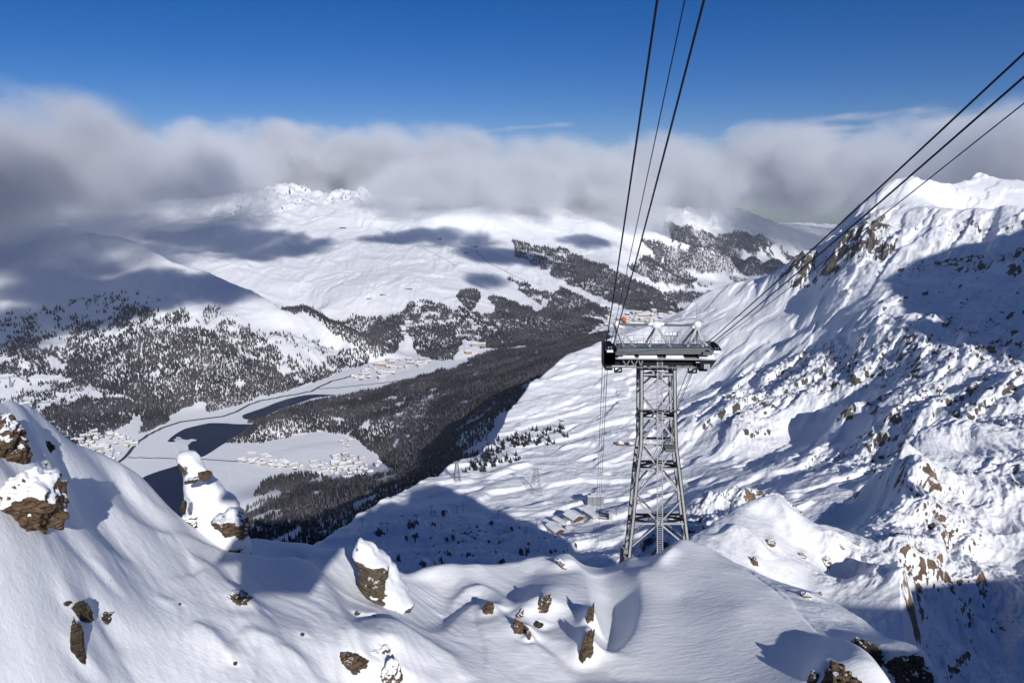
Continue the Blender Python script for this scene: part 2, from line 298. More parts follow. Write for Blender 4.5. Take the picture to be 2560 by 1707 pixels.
for a in range(-50, 56, 6):
    for r in (230, 420, 700): LN.append((r * math.sin(R(a)), r * math.cos(R(a)), -1380, .3, .1, 2))
for t in T:
    if t[5] == 1: LN.append((t[0], t[1], t[2] - 550 if t[2] > -600 else -1250, .3, .1, 2))
e1 = edge_fn([(-2600, 1440, 700), (400, 1440, 750)] + EDGE + EDGE2)
ql = []; ctl(ql, LEFT, 'z', step=10); ql = np.array(ql); la = np.arctan2(ql[:, 0], ql[:, 1]); lrr = np.hypot(ql[:, 0], ql[:, 1]); oo = np.argsort(la); la, lrr = la[oo], lrr[oo]
e2 = lambda t: np.interp(t, la, lrr)
NA, NR = 1500, 1350
FAR = Layers([(LN, None, 0, 0), (LL, e2, .5, .01), (LP, e1, .9, .012)], R(-47), R(52), 240, 19000, NA, NR, 200, 300, eps=.018)
Z, AMP, RK, CLS, az, lr, rr, X, Y = FAR.Z, FAR.amp, FAR.rk, FAR.cls, FAR.az, FAR.lr, FAR.r, FAR.X, FAR.Y; RR = np.broadcast_to(rr[None], X.shape)
wob = (perlin(X / 300, Y / 300, 5) * 12).astype(int); CLS = CLS[np.clip(np.arange(NA)[:, None] + wob, 0, NA - 1), np.clip(np.arange(NR)[None] + wob, 0, NR - 1)]
EX, EY = proj(np.stack([X, Y, Z], -1))       # where each point shows, for laying out woods and fields on the land
flat = sstep(-1470, -1497, Z)
AMP = AMP * (1 - flat)
# relief: broad swells, ribs down the faces, knolls, blocks
cn, sn = math.cos(R(38)), math.sin(R(38)); U = X * cn + Y * sn; Vv = -X * sn + Y * cn
wx = perlin(X / 420, Y / 420, 31) * 120; wy = perlin(X / 420, Y / 420, 47) * 120
mount = sstep(-560, -380, Z) * (X > 400) * (RR < 6000); farw = sstep(4200, 5600, RR)
D = AMP * farw * (58 * fbm((X + wx) / 1000, (Y + wy) / 1000, 3, 3) + 34 * (fbm((X + wx) / 300, (Y + 3 * wy) / 480, 8, 4, .55, ridged=True) - .2))
ribs = fbm((U + wx * .5) / 130, (Vv + wy) / 620, 12, 4, .55, ridged=True)
D += AMP * mount * (24 * (ribs - .25) + 9 * (fbm((X + wx) / 170, (Y + wy) / 170, 16, 5, .6, ridged=True) - .3) + 9 * (fbm((U + wx * .3) / 48, (Vv + wy * .4) / 150, 14, 5, .62, ridged=True) - .2)) * sstep(3900, 3300, RR)
farface = sstep(9500, 12500, RR) * sstep(-1450, -1200, Z)
D += AMP * farface * 75 * (-.35 + 1.0 * fbm((X * .9 + Y * .3) / 420, (Y - X * .3) / 2200, 15, 5, .58, ridged=True))
peak = sstep(-520, -330, Z) * farw
D += AMP * peak * (X < 1500) * 85 * (-.2 + fbm(X / 420, Y / 420, 19, 5, .6, ridged=True))
near = 1 - farw
kn = fbm((X + wx * .3) / 190, (Y + wy * .3) / 190, 21, 3)
D += AMP * near * (1 - mount * .6) * (14 * kn + 9 * (fbm((U + wy * .3) / 170, (Vv + wx * .2) / 70, 23, 4, .5, ridged=True) - .2) * sstep(-700, -300, CLS * -400.0))
led = fbm((U + wx * .4) / 240, (Vv + wy * .3) / 75, 25, 3, .5); D += near * (CLS < 2) * AMP * 14 * sstep(-.05, .12, led)
rough = AMP * near * sstep(.35, .8, RK + .35 * perlin(X / 160, Y / 160, 77))
D += rough * (13 * (fbm((X + .2 * wx) / 46, (Y + .2 * wy) / 46, 29, 5, .62, ridged=True) - .1) + 2.5 * fbm(X / 13, Y / 13, 30, 2, .6, ridged=True))
D += near * AMP * 2.6 * fbm(X / 20, Y / 20, 33, 4, .6)
D += farw * AMP * 7 * fbm(X / 80, Y / 80, 36, 5, .62); gul = fbm((X * .5 + Y * .2 + wx) / 150, (Y + wy) / 900, 38, 4, .6, ridged=True); D += farw * AMP * 24 * (gul - .3)
# keep the plateau rim and summit outline where they are
Z = Z + D
Z = np.where((Z < -1499.2) & (RR < 8500), -1499.2 + (Z + 1499.2) * .02, Z)
FAR.Z = Z; SUNLIT = [(1900, 875), (1950, 800), (2000, 900), (1900, 950), (2020, 840), (2000, 770), (2080, 770), (2110, 730), (2140, 700), (2190, 640), (2250, 600), (2350, 585), (2450, 560), (2230, 800), (2260, 770), (1950, 1000), (2050, 950), (2120, 900), (2200, 900), (2300, 900), (2200, 1000), (2400, 950), (1850, 1050), (2370, 812)]
SV = np.array(SDIR); GL = [g for g in (FAR.hit(*p) for p in SUNLIT) if g is not None]
CUT = np.zeros_like(Z)
for g in GL:     # the crests towards the sun stay low enough to let light reach these hollows
    for t in np.arange(240, 2300, 45.0):
        P = g + SV * t; a_ = math.atan2(P[0], P[1]); r_ = math.hypot(P[0], P[1])
        if a_ > az[-1] or r_ < rr[0]: break
        if FAR.height(P[0], P[1]) < P[2] - 12: continue
        i0, j0 = int((a_ - az[0]) / (az[1] - az[0])), int((math.log(r_) - lr[0]) / (lr[1] - lr[0])); sl_ = (slice(max(i0 - 120, 0), i0 + 120), slice(max(j0 - 80, 0), j0 + 80))
        d_ = np.hypot(X[sl_] - P[0], Y[sl_] - P[1]); CUT[sl_] = np.maximum(CUT[sl_], np.clip(Z[sl_] - (P[2] - 6 + d_ * .35), 0, 400))
CUT = np.where(EX < 2575, 26 * np.tanh(CUT / 26), CUT)
for _ in range(14):
    CUT[1:-1] = .25 * CUT[:-2] + .5 * CUT[1:-1] + .25 * CUT[2:]; CUT[:, 1:-1] = .25 * CUT[:, :-2] + .5 * CUT[:, 1:-1] + .25 * CUT[:, 2:]
Z = Z - CUT; FAR.Z = Z
dZr = np.gradient(Z, axis=1) / np.gradient(np.log(rr))[None] / RR; dZa = np.gradient(Z, axis=0) / (az[1] - az[0]) / RR
SL = np.hypot(dZr, dZa)
steep = sstep(.62, 1.35, SL)
n1 = .5 * fbm(X / 34, Y / 34, 51, 4, .65) + .75 * fbm((U + wx * .2) / 16, (Vv + wy * .2) / 52, 53, 4, .68); n2 = fbm(X / 9, Y / 9, 55, 3, .65)
ROCK = np.clip(RK * .42 + steep * .22 * (.35 + RK) + .85 * n1 * (.3 + RK) + .3 * n2 * near - .40 - .12 * (1 - RK) - .03 * farw, -.5, 1.2)
VIS = np.maximum.accumulate(Z / RR, axis=1) - Z / RR < .012      # seen from about here
# the woods: outlines as they lie on the slopes
WOODS = [  # (density, polygon, classes)
 (1.0, [(340, 860), (400, 835), (451, 817), (501, 829), (536, 829), (581, 867), (600, 900), (650, 905), (689, 928), (708, 943), (760, 930), (800, 912), (840, 890), (905, 870), (950, 850), (960, 880), (900, 915), (850, 928), (800, 952), (740, 968), (690, 985), (640, 998), (600, 1012), (560, 1024), (520, 1030), (500, 1012), (450, 1022), (420, 1052), (370, 1080), (345, 1085), (352, 1040), (318, 1040), (325, 985), (340, 940), (270, 905), (300, 870)], (4, 5, 3)),
 (.62, [(-60, 850), (60, 830), (180, 850), (230, 800), (320, 765), (400, 790), (470, 780), (505, 815), (451, 825), (340, 862), (270, 905), (340, 940), (325, 985), (200, 970), (120, 940), (-60, 930)], (4,)),
 (.30, [(-60, 800), (150, 760), (300, 730), (480, 770), (500, 820), (340, 860), (0, 900)], (4,)),
 (1.0, [(190, 888), (260, 880), (345, 935), (330, 1000), (270, 975), (200, 960), (150, 940)], (4,)),
 (1.0, [(-60, 1012), (30, 1020), (110, 1025), (200, 1008), (240, 1000), (330, 1000), (325, 1050), (300, 1075), (250, 1095), (200, 1125), (100, 1120), (-60, 1090)], (4, 3)),
 (.38, [(-60, 900), (200, 900), (330, 1000), (320, 1060), (-60, 1060)], (4,)),
 (.62, [(560, 800), (620, 822), (700, 880), (750, 915), (745, 930), (690, 930), (640, 898), (590, 880), (540, 830)], (4,)),
 (.2, [(520, 760), (700, 830), (850, 870), (760, 930), (600, 900), (480, 820)], (4,)),
 (1.2, [(700, 772), (765, 766), (812, 796), (855, 820), (912, 864), (905, 884), (860, 857), (810, 816), (762, 786), (727, 786)], (4, 5)),
 (1.1, [(822, 800), (860, 812), (895, 792), (930, 805), (1000, 812), (1010, 850), (985, 880), (935, 904), (905, 893), (905, 866), (860, 826)], (5, 3, 4)),
 (1.1, [(1020, 830), (1080, 812), (1130, 828), (1160, 850), (1145, 880), (1130, 902), (1080, 900), (1040, 885)], (5, 3)),
 (.75, [(870, 790), (925, 800), (1000, 775), (1050, 752), (1110, 765), (1150, 775), (1200, 790), (1300, 800), (1340, 815), (1320, 850), (1200, 860), (1100, 840), (1000, 840), (930, 905), (900, 870)], (5, 3)),
 (1.1, [(1200, 875), (1215, 835), (1260, 808), (1330, 795), (1400, 785), (1470, 795), (1515, 812), (1440, 850), (1350, 874), (1260, 872)], (5, 3)),
 (1.2, [(1138, 747), (1152, 732), (1168, 722), (1182, 726), (1198, 734), (1200, 757), (1186, 772), (1182, 785), (1168, 778), (1150, 762)], (5,)),
 (1.2, [(1219, 750), (1232, 741), (1248, 740), (1272, 752), (1300, 762), (1330, 775), (1345, 790), (1330, 802), (1270, 803), (1236, 798), (1230, 770)], (5,)),
 (1.0, [(1300, 800), (1360, 775), (1385, 735), (1400, 722), (1440, 735), (1500, 770), (1530, 775), (1515, 795), (1400, 785)], (5,)),
 (.6, [(1265, 690), (1330, 720), (1385, 735), (1350, 760), (1300, 730)], (5,)),
 (1.2, [(1370, 690), (1400, 655), (1440, 640), (1480, 655), (1560, 690), (1632, 720), (1662, 752), (1708, 780), (1640, 784), (1560, 775), (1500, 745), (1430, 715)], (5, 6, 3)),
 (.6, [(1280, 600), (1340, 615), (1420, 620), (1460, 650), (1400, 680), (1340, 670), (1290, 640)], (5,)),
 (1.2, [(1570, 668), (1620, 640), (1680, 668), (1740, 698), (1725, 716), (1640, 706), (1600, 690)], (5, 6, 3)),
 (1.2, [(1600, 600), (1650, 612), (1720, 632), (1790, 620), (1850, 648), (1960, 676), (1900, 690), (1760, 684), (1690, 676), (1640, 650)], (6, 5, 3)),
 (1.0, [(1660, 560), (1720, 575), (1790, 600), (1830, 575), (1900, 590), (1990, 650), (1980, 672), (1850, 668), (1740, 640), (1680, 610)], (6,)),
 (.5, [(1600, 745), (1700, 728), (1760, 735), (1830, 718), (1750, 748), (1700, 762)], (3, 5, 6)), (.5, [(1640, 720), (1720, 712), (1780, 715), (1700, 725)], (3, 5, 6)),
 (1.15, [(560, 1106), (640, 1040), (720, 1005), (860, 990), (950, 970), (1030, 948), (1090, 932), (1135, 920), (1190, 895), (1260, 872), (1400, 852), (1520, 835), (1520, 870), (1330, 1010), (1240, 1040), (1200, 1120), (1100, 1175), (1000, 1190), (950, 1150), (900, 1105), (850, 1085), (800, 1078), (740, 1092), (650, 1108)], (2, 3)),
 (1.15, [(700, 1240), (740, 1200), (790, 1180), (830, 1200), (900, 1190), (1000, 1180), (1200, 1100), (1240, 1090), (1200, 1160), (900, 1330), (780, 1400), (560, 1400), (560, 1290), (620, 1265)], (2,)),
 (1.0, [(635, 1240), (655, 1205), (700, 1190), (790, 1185), (815, 1210), (740, 1250), (690, 1225), (660, 1242)], (2, 3)),
]
def wood_density(px, py, c):
    d = np.zeros(px.shape)
    for dens, poly, cl in WOODS:
        m = inpoly(px, py, poly) & np.isin(c, cl); d = np.where(m, np.maximum(d, dens), d)
    return d
jx = perlin(X / 130, Y / 130, 91) * 9; jy = perlin(X / 130, Y / 130, 93) * 5
WD = wood_density(EX + jx, EY + jy, CLS) * VIS
clump = fbm(X / 150, Y / 150, 95, 3, .6)
WD = np.where(WD > .85, WD * (clump + .12 * (CLS != 2) > -.26) * (.55 + .75 * sstep(-.3, .25, fbm(X / 420, Y / 420, 97, 3))), np.where(WD > .45, WD * sstep(-.28, .15, clump) * 1.4, WD * sstep(-.1, .3, clump) * 1.4))
WOOD = np.clip(WD, 0, 1.2) * sstep(5200, 9500, RR)
FAR.Z = Z
# ------------------------------------------------------------------ materials
def mat(name): 
    m = bpy.data.materials.new(name); m.use_nodes = True; n = m.node_tree; b = n.nodes["Principled BSDF"]; return m, n, b
def N(n, t, **k):
    o = n.nodes.new(t)
    for a, v in k.items():
        if a.startswith('i_'): o.inputs[int(a[2:]) if a[2:].isdigit() else a[2:]].default_value = v
        else: setattr(o, a, v)
    return o
def math_(n, op, a, b=0.0, c=None, clamp=False):
    o = n.nodes.new("ShaderNodeMath"); o.operation = op; o.use_clamp = clamp
    for i, v in enumerate((a, b) if c is None else (a, b, c)):
        if hasattr(v, 'links'): n.links.new(v, o.inputs[i])
        else: o.inputs[i].default_value = v
    return o.outputs[0]
def mix_(n, f, a, b):
    o = n.nodes.new("ShaderNodeMix"); o.data_type = 'RGBA'
    for i, v in ((0, f), (6, a), (7, b)):
        if hasattr(v, 'links'): n.links.new(v, o.inputs[i])
        else: o.inputs[i].default_value = v
    return o.outputs[2]
def snoise(n, vec, scale, detail=3, rough=.6, dist=0.0):
    o = N(n, "ShaderNodeTexNoise"); n.links.new(vec, o.inputs['Vector']); o.inputs['Scale'].default_value = scale
    o.inputs['Detail'].default_value = detail; o.inputs['Roughness'].default_value = rough; o.inputs['Distortion'].default_value = dist
    return o.outputs[0]
def land_material(name, s, rock_lo=(.045, .042, .04), rock_hi=(.16, .135, .105), bump=1.0, edge=.06, crust=False):
    """snow over rock; s is the size of the finest grain in metres"""
    m, n, b = mat(name); geo = N(n, "ShaderNodeNewGeometry"); P = geo.outputs['Position']
    at = N(n, "ShaderNodeAttribute", attribute_name="rock"); wd = N(n, "ShaderNodeAttribute", attribute_name="wood")
    nz = snoise(n, P, 1 / (s * 4), 5, .7); f = math_(n, 'ADD', at.outputs['Fac'], math_(n, 'MULTIPLY', math_(n, 'SUBTRACT', nz, .5), .55))
    f = math_(n, 'DIVIDE', math_(n, 'SUBTRACT', f, .12), edge, clamp=True)
    n2 = snoise(n, P, 1 / (s * 7), 6, .7); cr = N(n, "ShaderNodeValToRGB"); n.links.new(n2, cr.inputs[0])
    cr.color_ramp.elements[0].position = .32; cr.color_ramp.elements[0].color = (*rock_lo, 1)
    cr.color_ramp.elements[1].position = .68; cr.color_ramp.elements[1].color = (*rock_hi, 1)
    snow = (.86, .875, .90, 1)
    c = mix_(n, f, snow, cr.outputs[0])
    wn = snoise(n, P, 1 / 30, 4, .7); wf = math_(n, 'MULTIPLY', wd.outputs['Fac'], math_(n, 'MULTIPLY', math_(n, 'SUBTRACT', wn, .28), 3.2, clamp=True), clamp=True)
    c = mix_(n, wf, c, (.05, .046, .05, 1))
    n.links.new(c, b.inputs['Base Color']); b.inputs['Roughness'].default_value = .75; b.inputs['Specular IOR Level'].default_value = .15
    bn = math_(n, 'ADD', snoise(n, P, 1 / (s * 6), 4, .62), math_(n, 'MULTIPLY', math_(n, 'MULTIPLY', n2, f), 2.5))
    if crust:
        mp = N(n, "ShaderNodeMapping"); mp.inputs['Rotation'].default_value = (0, 0, .76); mp.inputs['Scale'].default_value = (.35, 1.7, 1); n.links.new(P, mp.inputs[0])
        bn = math_(n, 'ADD', bn, math_(n, 'MULTIPLY', snoise(n, mp.outputs[0], 1.6, 6, .66, .5), 1.3)); bn = math_(n, 'ADD', bn, math_(n, 'MULTIPLY', snoise(n, P, 9, 3, .6), .12))
    bp = N(n, "ShaderNodeBump"); bp.inputs['Strength'].default_value = .5 * bump; bp.inputs['Distance'].default_value = s * 2.2
    n.links.new(bn, bp.inputs['Height']); n.links.new(bp.outputs[0], b.inputs['Normal'])
    return m
M_PLAT = land_material("plateau_snow", 2.2); M_MOUNT = land_material("mountain_snow", 3.5, bump=.8)
M_FARL = land_material("far_snow", 9, bump=.35, edge=.12, rock_hi=(.13, .11, .10)); M_VAL = land_material("valley_snow", 6, bump=.1)
# ------------------------------------------------------------------ the land as meshes, one sheet cut along its regions
VERT = np.stack([X, Y, Z + CZ], -1).reshape(-1, 3)
idx = np.arange(NA * NR).reshape(NA, NR)
Q = np.stack([idx[:-1, :-1], idx[1:, :-1], idx[1:, 1:], idx[:-1, 1:]], -1).reshape(-1, 4)
qc = CLS[:-1, :-1].reshape(-1)
for c, name, m in ((0, "snow_plateau", M_PLAT), (1, "mountain", M_MOUNT), (2, "wooded_slope", M_PLAT), (3, "valley_floor", M_VAL), (4, "mountainside", M_FARL), (5, "mountain_range", M_FARL), (6, "distant_mountains", M_FARL)):
    q = Q[qc == c]; u, inv = np.unique(q, return_inverse=True)
    o = mesh_np(name, VERT[u], inv.reshape(q.shape), m, True, {"rock": ROCK.reshape(-1)[u], "wood": WOOD.reshape(-1)[u]})
    tag(o, kind="structure")
# ------------------------------------------------------------------ the near snow: summit snowfield (G1) and the spur and rock ridge right of the tower (G2)
# ---- G1
A_ = []
CREST = [(-250, 1040, 41), (-80, 1060, 42), (0, 1090, 43), (60, 1084, 45.5), (122, 1100, 48), (174, 1112, 50), (207, 1121, 51.5), (256, 1140, 53), (294, 1156, 54), (326, 1172, 54.5), (356, 1192, 55), (375, 1216, 55.5),
         (403, 1256, 57), (430, 1279, 57), (449, 1293, 57), (512, 1320, 57), (560, 1338, 57), (616, 1349, 58), (650, 1347, 59), (708, 1356, 60), (773, 1361, 61), (804, 1380, 61), (857, 1370, 60), (885, 1374, 60), (940, 1392, 59),
         (980, 1425, 59), (1010, 1446, 59), (1037, 1443, 60), (1060, 1428, 61), (1090, 1420, 61.5), (1129, 1412, 62), (1156, 1417, 62), (1194, 1409, 62.5), (1232, 1417, 63), (1265, 1414, 63.5), (1297, 1414, 63.5), (1324, 1400, 64), (1351, 1394, 64),
         (1378, 1400, 64), (1401, 1392, 64.5), (1428, 1397, 65), (1458, 1418, 65), (1500, 1424, 65.5), (1545, 1416, 66), (1572, 1392, 66), (1600, 1392, 66), (1623, 1391, 66), (1650, 1384, 66.5), (1672, 1368, 67), (1692, 1352, 67), (1712, 1351, 67),
         (1756, 1367, 66.5), (1790, 1385, 66), (1824, 1404, 64.5), (1859, 1426, 62), (1928, 1469, 58.5), (1985, 1522, 55.5), (2043, 1587, 52), (2100, 1626, 49.5), (2150, 1675, 47), (2200, 1730, 45), (2300, 1830, 42)]
ctl(A_, CREST, 'r', .5, 0, 0, step=16)
for x, y, r, am in [(-400, 1900, 33, .6), (0, 1760, 33, .4), (-200, 1760, 32, .4), (300, 1760, 35.5, .6), (600, 1760, 36, .7), (900, 1760, 39, .8), (1200, 1760, 40.5, .6), (1500, 1760, 42, .25), (1800, 1760, 42.5, .15), (2100, 1760, 42.5, .3), (2400, 1900, 38, .3),
                 (0, 1600, 34.5, .3), (250, 1600, 38, .5), (500, 1600, 40, 1), (760, 1600, 42.5, 1), (1000, 1600, 47, 1), (1250, 1600, 49.5, .8), (1500, 1600, 50, .2), (1750, 1600, 50, .1), (1950, 1640, 48, .2),
                 (0, 1450, 36, .3), (200, 1450, 40.8, .5), (400, 1450, 45, .8), (600, 1480, 48.5, 1), (750, 1500, 49, 1), (900, 1500, 52, 1), (1080, 1500, 56, 1), (1250, 1500, 57, .7), (1400, 1500, 56.5, .3), (1500, 1500, 57.5, .3), (1700, 1500, 56.5, .12), (1850, 1520, 54, .15),
                 (0, 1330, 37.5, .3), (200, 1330, 45, .5), (400, 1350, 50, .7), (560, 1390, 54, .6), (0, 1220, 39.7, .3), (150, 1220, 47, .5), (300, 1240, 51.5, .6), (700, 1390, 57, .5), (1330, 1440, 62, .3), (1600, 1440, 60.5, .2), (1050, 1460, 59, 1),
                 (-400, 1300, 33, .3), (-400, 1100, 38, .3)]:
    ctl(A_, [(x, y, r)], 'r', am, 0, 0)
for a in range(-80, 60, 14): A_.append((12 * math.sin(R(a)), 12 * math.cos(R(a)), -38, .3, 0, 0))
for a in range(-80, 60, 10): A_.append((160 * math.sin(R(a)), 160 * math.cos(R(a)), -70, .3, 0, 0))
G1 = Layers([(A_, edge_fn(CREST), 1.3, .035)], R(-66), R(52), 13, 140, 1150, 860, 230, 230)
LIPS = [ # pixels, height, width on the left of its direction, width on the right
 ([(0, 1181), (40, 1300), (75, 1365), (110, 1415), (150, 1470), (230, 1540)], .9, 1.2, 4.5),
 ([(250, 1285), (330, 1325), (459, 1366), (536, 1388), (597, 1403), (670, 1415), (727, 1411), (756, 1411)], .75, .7, 3.2),
 ([(735, 1400), (765, 1425), (796, 1462), (834, 1516), (865, 1583), (896, 1644), (925, 1710)], 1.15, 1.0, 4.0),
 ([(475, 1415), (536, 1445), (574, 1491), (628, 1537), (660, 1575), (700, 1625)], .7, .75, 2.2),
 ([(600, 1590), (660, 1615), (719, 1644), (760, 1675), (800, 1720)], .7, .7, 2.2),
 ([(480, 1560), (530, 1590), (565, 1630), (590, 1662)], .45, .45, .9),
 ([(905, 1560), (980, 1595), (1049, 1621), (1125, 1662), (1165, 1710)], .8, .8, 2.4),
 ([(1110, 1596), (1144, 1548), (1183, 1532), (1221, 1545), (1271, 1583), (1336, 1629), (1374, 1656), (1425, 1712)], .95, .8, 2.6),
 ([(1120, 1530), (1140, 1500), (1170, 1484), (1205, 1481), (1240, 1500), (1290, 1550)], .6, .7, 1.8),
 ([(1150, 1450), (1230, 1490), (1290, 1540), (1330, 1600)], .4, .6, 1.5),
 ([(1060, 1440), (1100, 1470), (1120, 1520), (1060, 1580)], -.8, 2.2, 2.2),
 ([(1418, 1396), (1450, 1445), (1474, 1491), (1480, 1540), (1474, 1590), (1455, 1645), (1430, 1660)], 1.35, .75, 4.2),
 ([(1500, 1440), (1535, 1500), (1535, 1570), (1500, 1640)], -.9, 1.8, 1.8),
 ([(1574, 1385), (1592, 1425), (1602, 1470), (1604, 1530), (1586, 1592), (1546, 1640), (1500, 1665)], .7, 3.2, .7),
 ([(1625, 1395), (1655, 1410), (1675, 1390), (1675, 1370)], .8, .8, .8),
 ([(60, 1130), (110, 1165), (180, 1190), (300, 1230)], .5, 1, 2.5),
 ([(300, 1158), (320, 1200), (345, 1240), (400, 1290), (470, 1325)], .45, .6, 1.5),
 ([(150, 1490), (270, 1440), (300, 1430), (320, 1450)], .35, .8, 1.2),
 ([(390, 1500), (420, 1510), (445, 1512)], .22, .3, .4), ([(400, 1360), (430, 1365), (440, 1370)], .2, .3, .4),
 ([(640, 1400), (700, 1395), (760, 1390)], -.6, 1.2, 1.2),
]
TR = [G1.trace(l[0]) for l in LIPS]
for q_, (px, A, wl, wr) in zip(TR, LIPS): G1.lip(q_, A, wl, wr)
for _ in range(5):
    G1.Z[1:-1] = .25 * G1.Z[:-2] + .5 * G1.Z[1:-1] + .25 * G1.Z[2:]; G1.Z[:, 1:-1] = .25 * G1.Z[:, :-2] + .5 * G1.Z[:, 1:-1] + .25 * G1.Z[:, 2:]
d1, d2 = .72, -.69; U1 = G1.X * d1 + G1.Y * d2; V1 = -G1.X * d2 + G1.Y * d1
mask1 = sstep(20, 30, np.hypot(G1.X, G1.Y)) * G1.amp
wv = perlin(G1.X / 9, G1.Y / 9, 201) * 2.2
G1.Z += mask1 * (.42 * fbm((U1 + wv) / 17, (V1 + wv) / 6.5, 203, 2) + .07 * fbm((U1 + 2 * wv) / 7, (V1 + wv) / 1.5, 205, 2, .5, ridged=True))
G1.Z += .5 * fbm(G1.X / 11, G1.Y / 11, 207, 2) * (.35 + G1.amp * .4)
G1.Z += mask1 * .03 * fbm((U1 + wv) / 2.6, V1 / .6, 209, 3, .6) + .004 * fbm(G1.X / .5, G1.Y / .5, 212, 2) + mask1 * .018 * fbm((U1) / 1.1, V1 / .35, 211, 2)
# ---- G2
MC = [(1500, 1440, 84), (1600, 1415, 88), (1690, 1372, 96), (1729, 1345, 103), (1770, 1318, 109), (1813, 1291, 114), (1845, 1268, 117), (1874, 1254, 119), (1900, 1244, 121), (1928, 1240, 123), (1951, 1246, 124), (1978, 1272, 124), (2039, 1309, 126), (2089, 1318, 129),
      (2138, 1337, 132), (2188, 1353, 136), (2226, 1361, 136), (2250, 1400, 112), (2275, 1500, 84), (2330, 1600, 62), (2600, 1700, 45)]
M2 = [(1560, 1385, 150), (1640, 1335, 165), (1700, 1290, 175), (1760, 1254, 182), (1830, 1243, 188), (1900, 1250, 190), (1960, 1280, 192)]
RC = [(2040, 1310, 232), (2081, 1267, 246), (2131, 1251, 250), (2150, 1228, 250), (2188, 1200, 248), (2215, 1177, 242), (2241, 1151, 234), (2270, 1149, 242), (2281, 1119, 255), (2292, 1090, 270), (2329, 1068, 285), (2362, 1054, 295), (2384, 1061, 298),
      (2424, 1083, 300), (2468, 1105, 302), (2497, 1107, 306), (2526, 1087, 312), (2560, 1101, 318), (2640, 1070, 325), (2800, 1060, 330)]
L2 = [(1500, 1450, 82), (1700, 1400, 92), (1760, 1392, 95), (1830, 1418, 96), (1900, 1455, 96), (1960, 1490, 94), (2004, 1497, 92), (2050, 1500, 90), (2092, 1510, 87), (2157, 1549, 82), (2215, 1602, 76), (2249, 1642, 72), (2275, 1652, 70), (2303, 1669, 68), (2328, 1710, 65), (2400, 1800, 58), (2700, 1850, 42)]
gM, g2, gR, gK = [], [], [], []
ctl(gM, MC[:-3], 'r', .5, .25, 0, step=16); ctl(g2, M2, 'r', .9, .7, 0, step=20); ctl(gR, RC, 'r', .7, .45, 0, step=18); ctl(gK, L2[:-1], 'r', .15, 0, 0, step=14)
for x, y, r, am, k in [(1850, 1300, 112, .3, .1), (1900, 1290, 116, .3, .1), (1950, 1330, 114, .35, .1), (2000, 1360, 115, .4, .25), (2080, 1380, 118, .8, .5), (2160, 1410, 122, .9, .5), (2215, 1400, 131, .9, .5), (1800, 1340, 105, .25, 0), (1880, 1360, 105, .3, .1), (1950, 1400, 105, .4, .15),
                    (2050, 1440, 108, .7, .4), (2130, 1480, 114, .8, .55), (1700, 1440, 84, .2, .1), (1850, 1460, 92, .3, .1), (2000, 1520, 98, .4, .2)]:
    ctl(gM, [(x, y, r)], 'r', am, k, 0)
ctl(g2, [(1650, 1370, 150), (1700, 1320, 166), (1800, 1290, 172), (1850, 1275, 178), (1900, 1300, 170), (1800, 1400, 140), (1960, 1320, 175)], 'r', .9, .7, 0)
RIB = [(2241, 1151, 233), (2262, 1200, 212), (2275, 1235, 200), (2262, 1262, 190), (2245, 1300, 180), (2240, 1345, 168), (2252, 1365, 160)]
ctl(gR, RIB, 'r', .8, .6, 0, step=14)
for x, y, r in [(2130, 1280, 241), (2180, 1250, 242), (2210, 1220, 238), (2160, 1310, 228), (2205, 1300, 222), (2195, 1340, 208), (2225, 1260, 230), (2100, 1300, 238)]: ctl(gR, [(x, y, r)], 'r', .35, .12, 0)
for x, y, r, am, k in [(2300, 1250, 212, .9, .6), (2350, 1180, 238, .7, .35), (2400, 1130, 265, .6, .35), (2320, 1120, 255, .5, .3), (2400, 1250, 222, .9, .6), (2480, 1200, 245, .8, .55), (2550, 1200, 250, 1, .7), (2560, 1300, 220, .7, .3), (2450, 1330, 205, .9, .55),
                    (2350, 1350, 182, 1, .6), (2290, 1400, 150, .9, .5), (2250, 1385, 146, .8, .5), (2350, 1450, 156, .9, .5), (2450, 1430, 182, .9, .5), (2550, 1420, 190, .6, .25), (2300, 1500, 140, .8, .55), (2200, 1500, 124, .7, .5), (2150, 1600, 112, .6, .4), (2140, 1480, 120, .7, .5), (2400, 1530, 155, .9, .6), (2500, 1550, 160, .9, .6), (2560, 1600, 155, .8, .5),
                    (2300, 1600, 124, .7, .5), (2400, 1640, 138, .8, .55), (2500, 1700, 138, .8, .5), (2380, 1740, 118, .6, .5), (2280, 1660, 112, .7, .5), (2480, 1780, 112, .6, .4), (2250, 1520, 130, .7, .45), (2240, 1440, 134, .7, .5), (2700, 1400, 190, .6, .3), (2700, 1700, 145, .5, .3), (2050, 1440, 128, .3, .2), (2100, 1600, 110, .3, .2)]:
    ctl(gR, [(x, y, r)], 'r', am, k, 0)
for x, y, r in [(1760, 1425, 86), (1850, 1470, 82), (1900, 1500, 76), (1960, 1540, 72), (2030, 1600, 66), (2080, 1560, 74), (2150, 1620, 68), (2220, 1690, 63), (2120, 1700, 60), (2280, 1760, 60)]: ctl(gK, [(x, y, r)], 'r', .2, .1, 0)
for a in range(-16, 58, 6):
    s_, c_ = math.sin(R(a)), math.cos(R(a))
    for g_ in (gM, g2, gR, gK): g_.append((40 * s_, 40 * c_, -60 if a > 8 else -75, .2, 0, 0)); g_.append((520 * s_, 520 * c_, -330, .3, .3, 0))
for a in (-14, -8, -2, 3):
    for r, z in ((60, -62), (80, -75), (100, -95), (130, -130), (180, -200), (300, -330)):
        for g_ in (gM, g2, gR, gK): g_.append((r * math.sin(R(a)), r * math.cos(R(a)), z, .3, .2, 0))
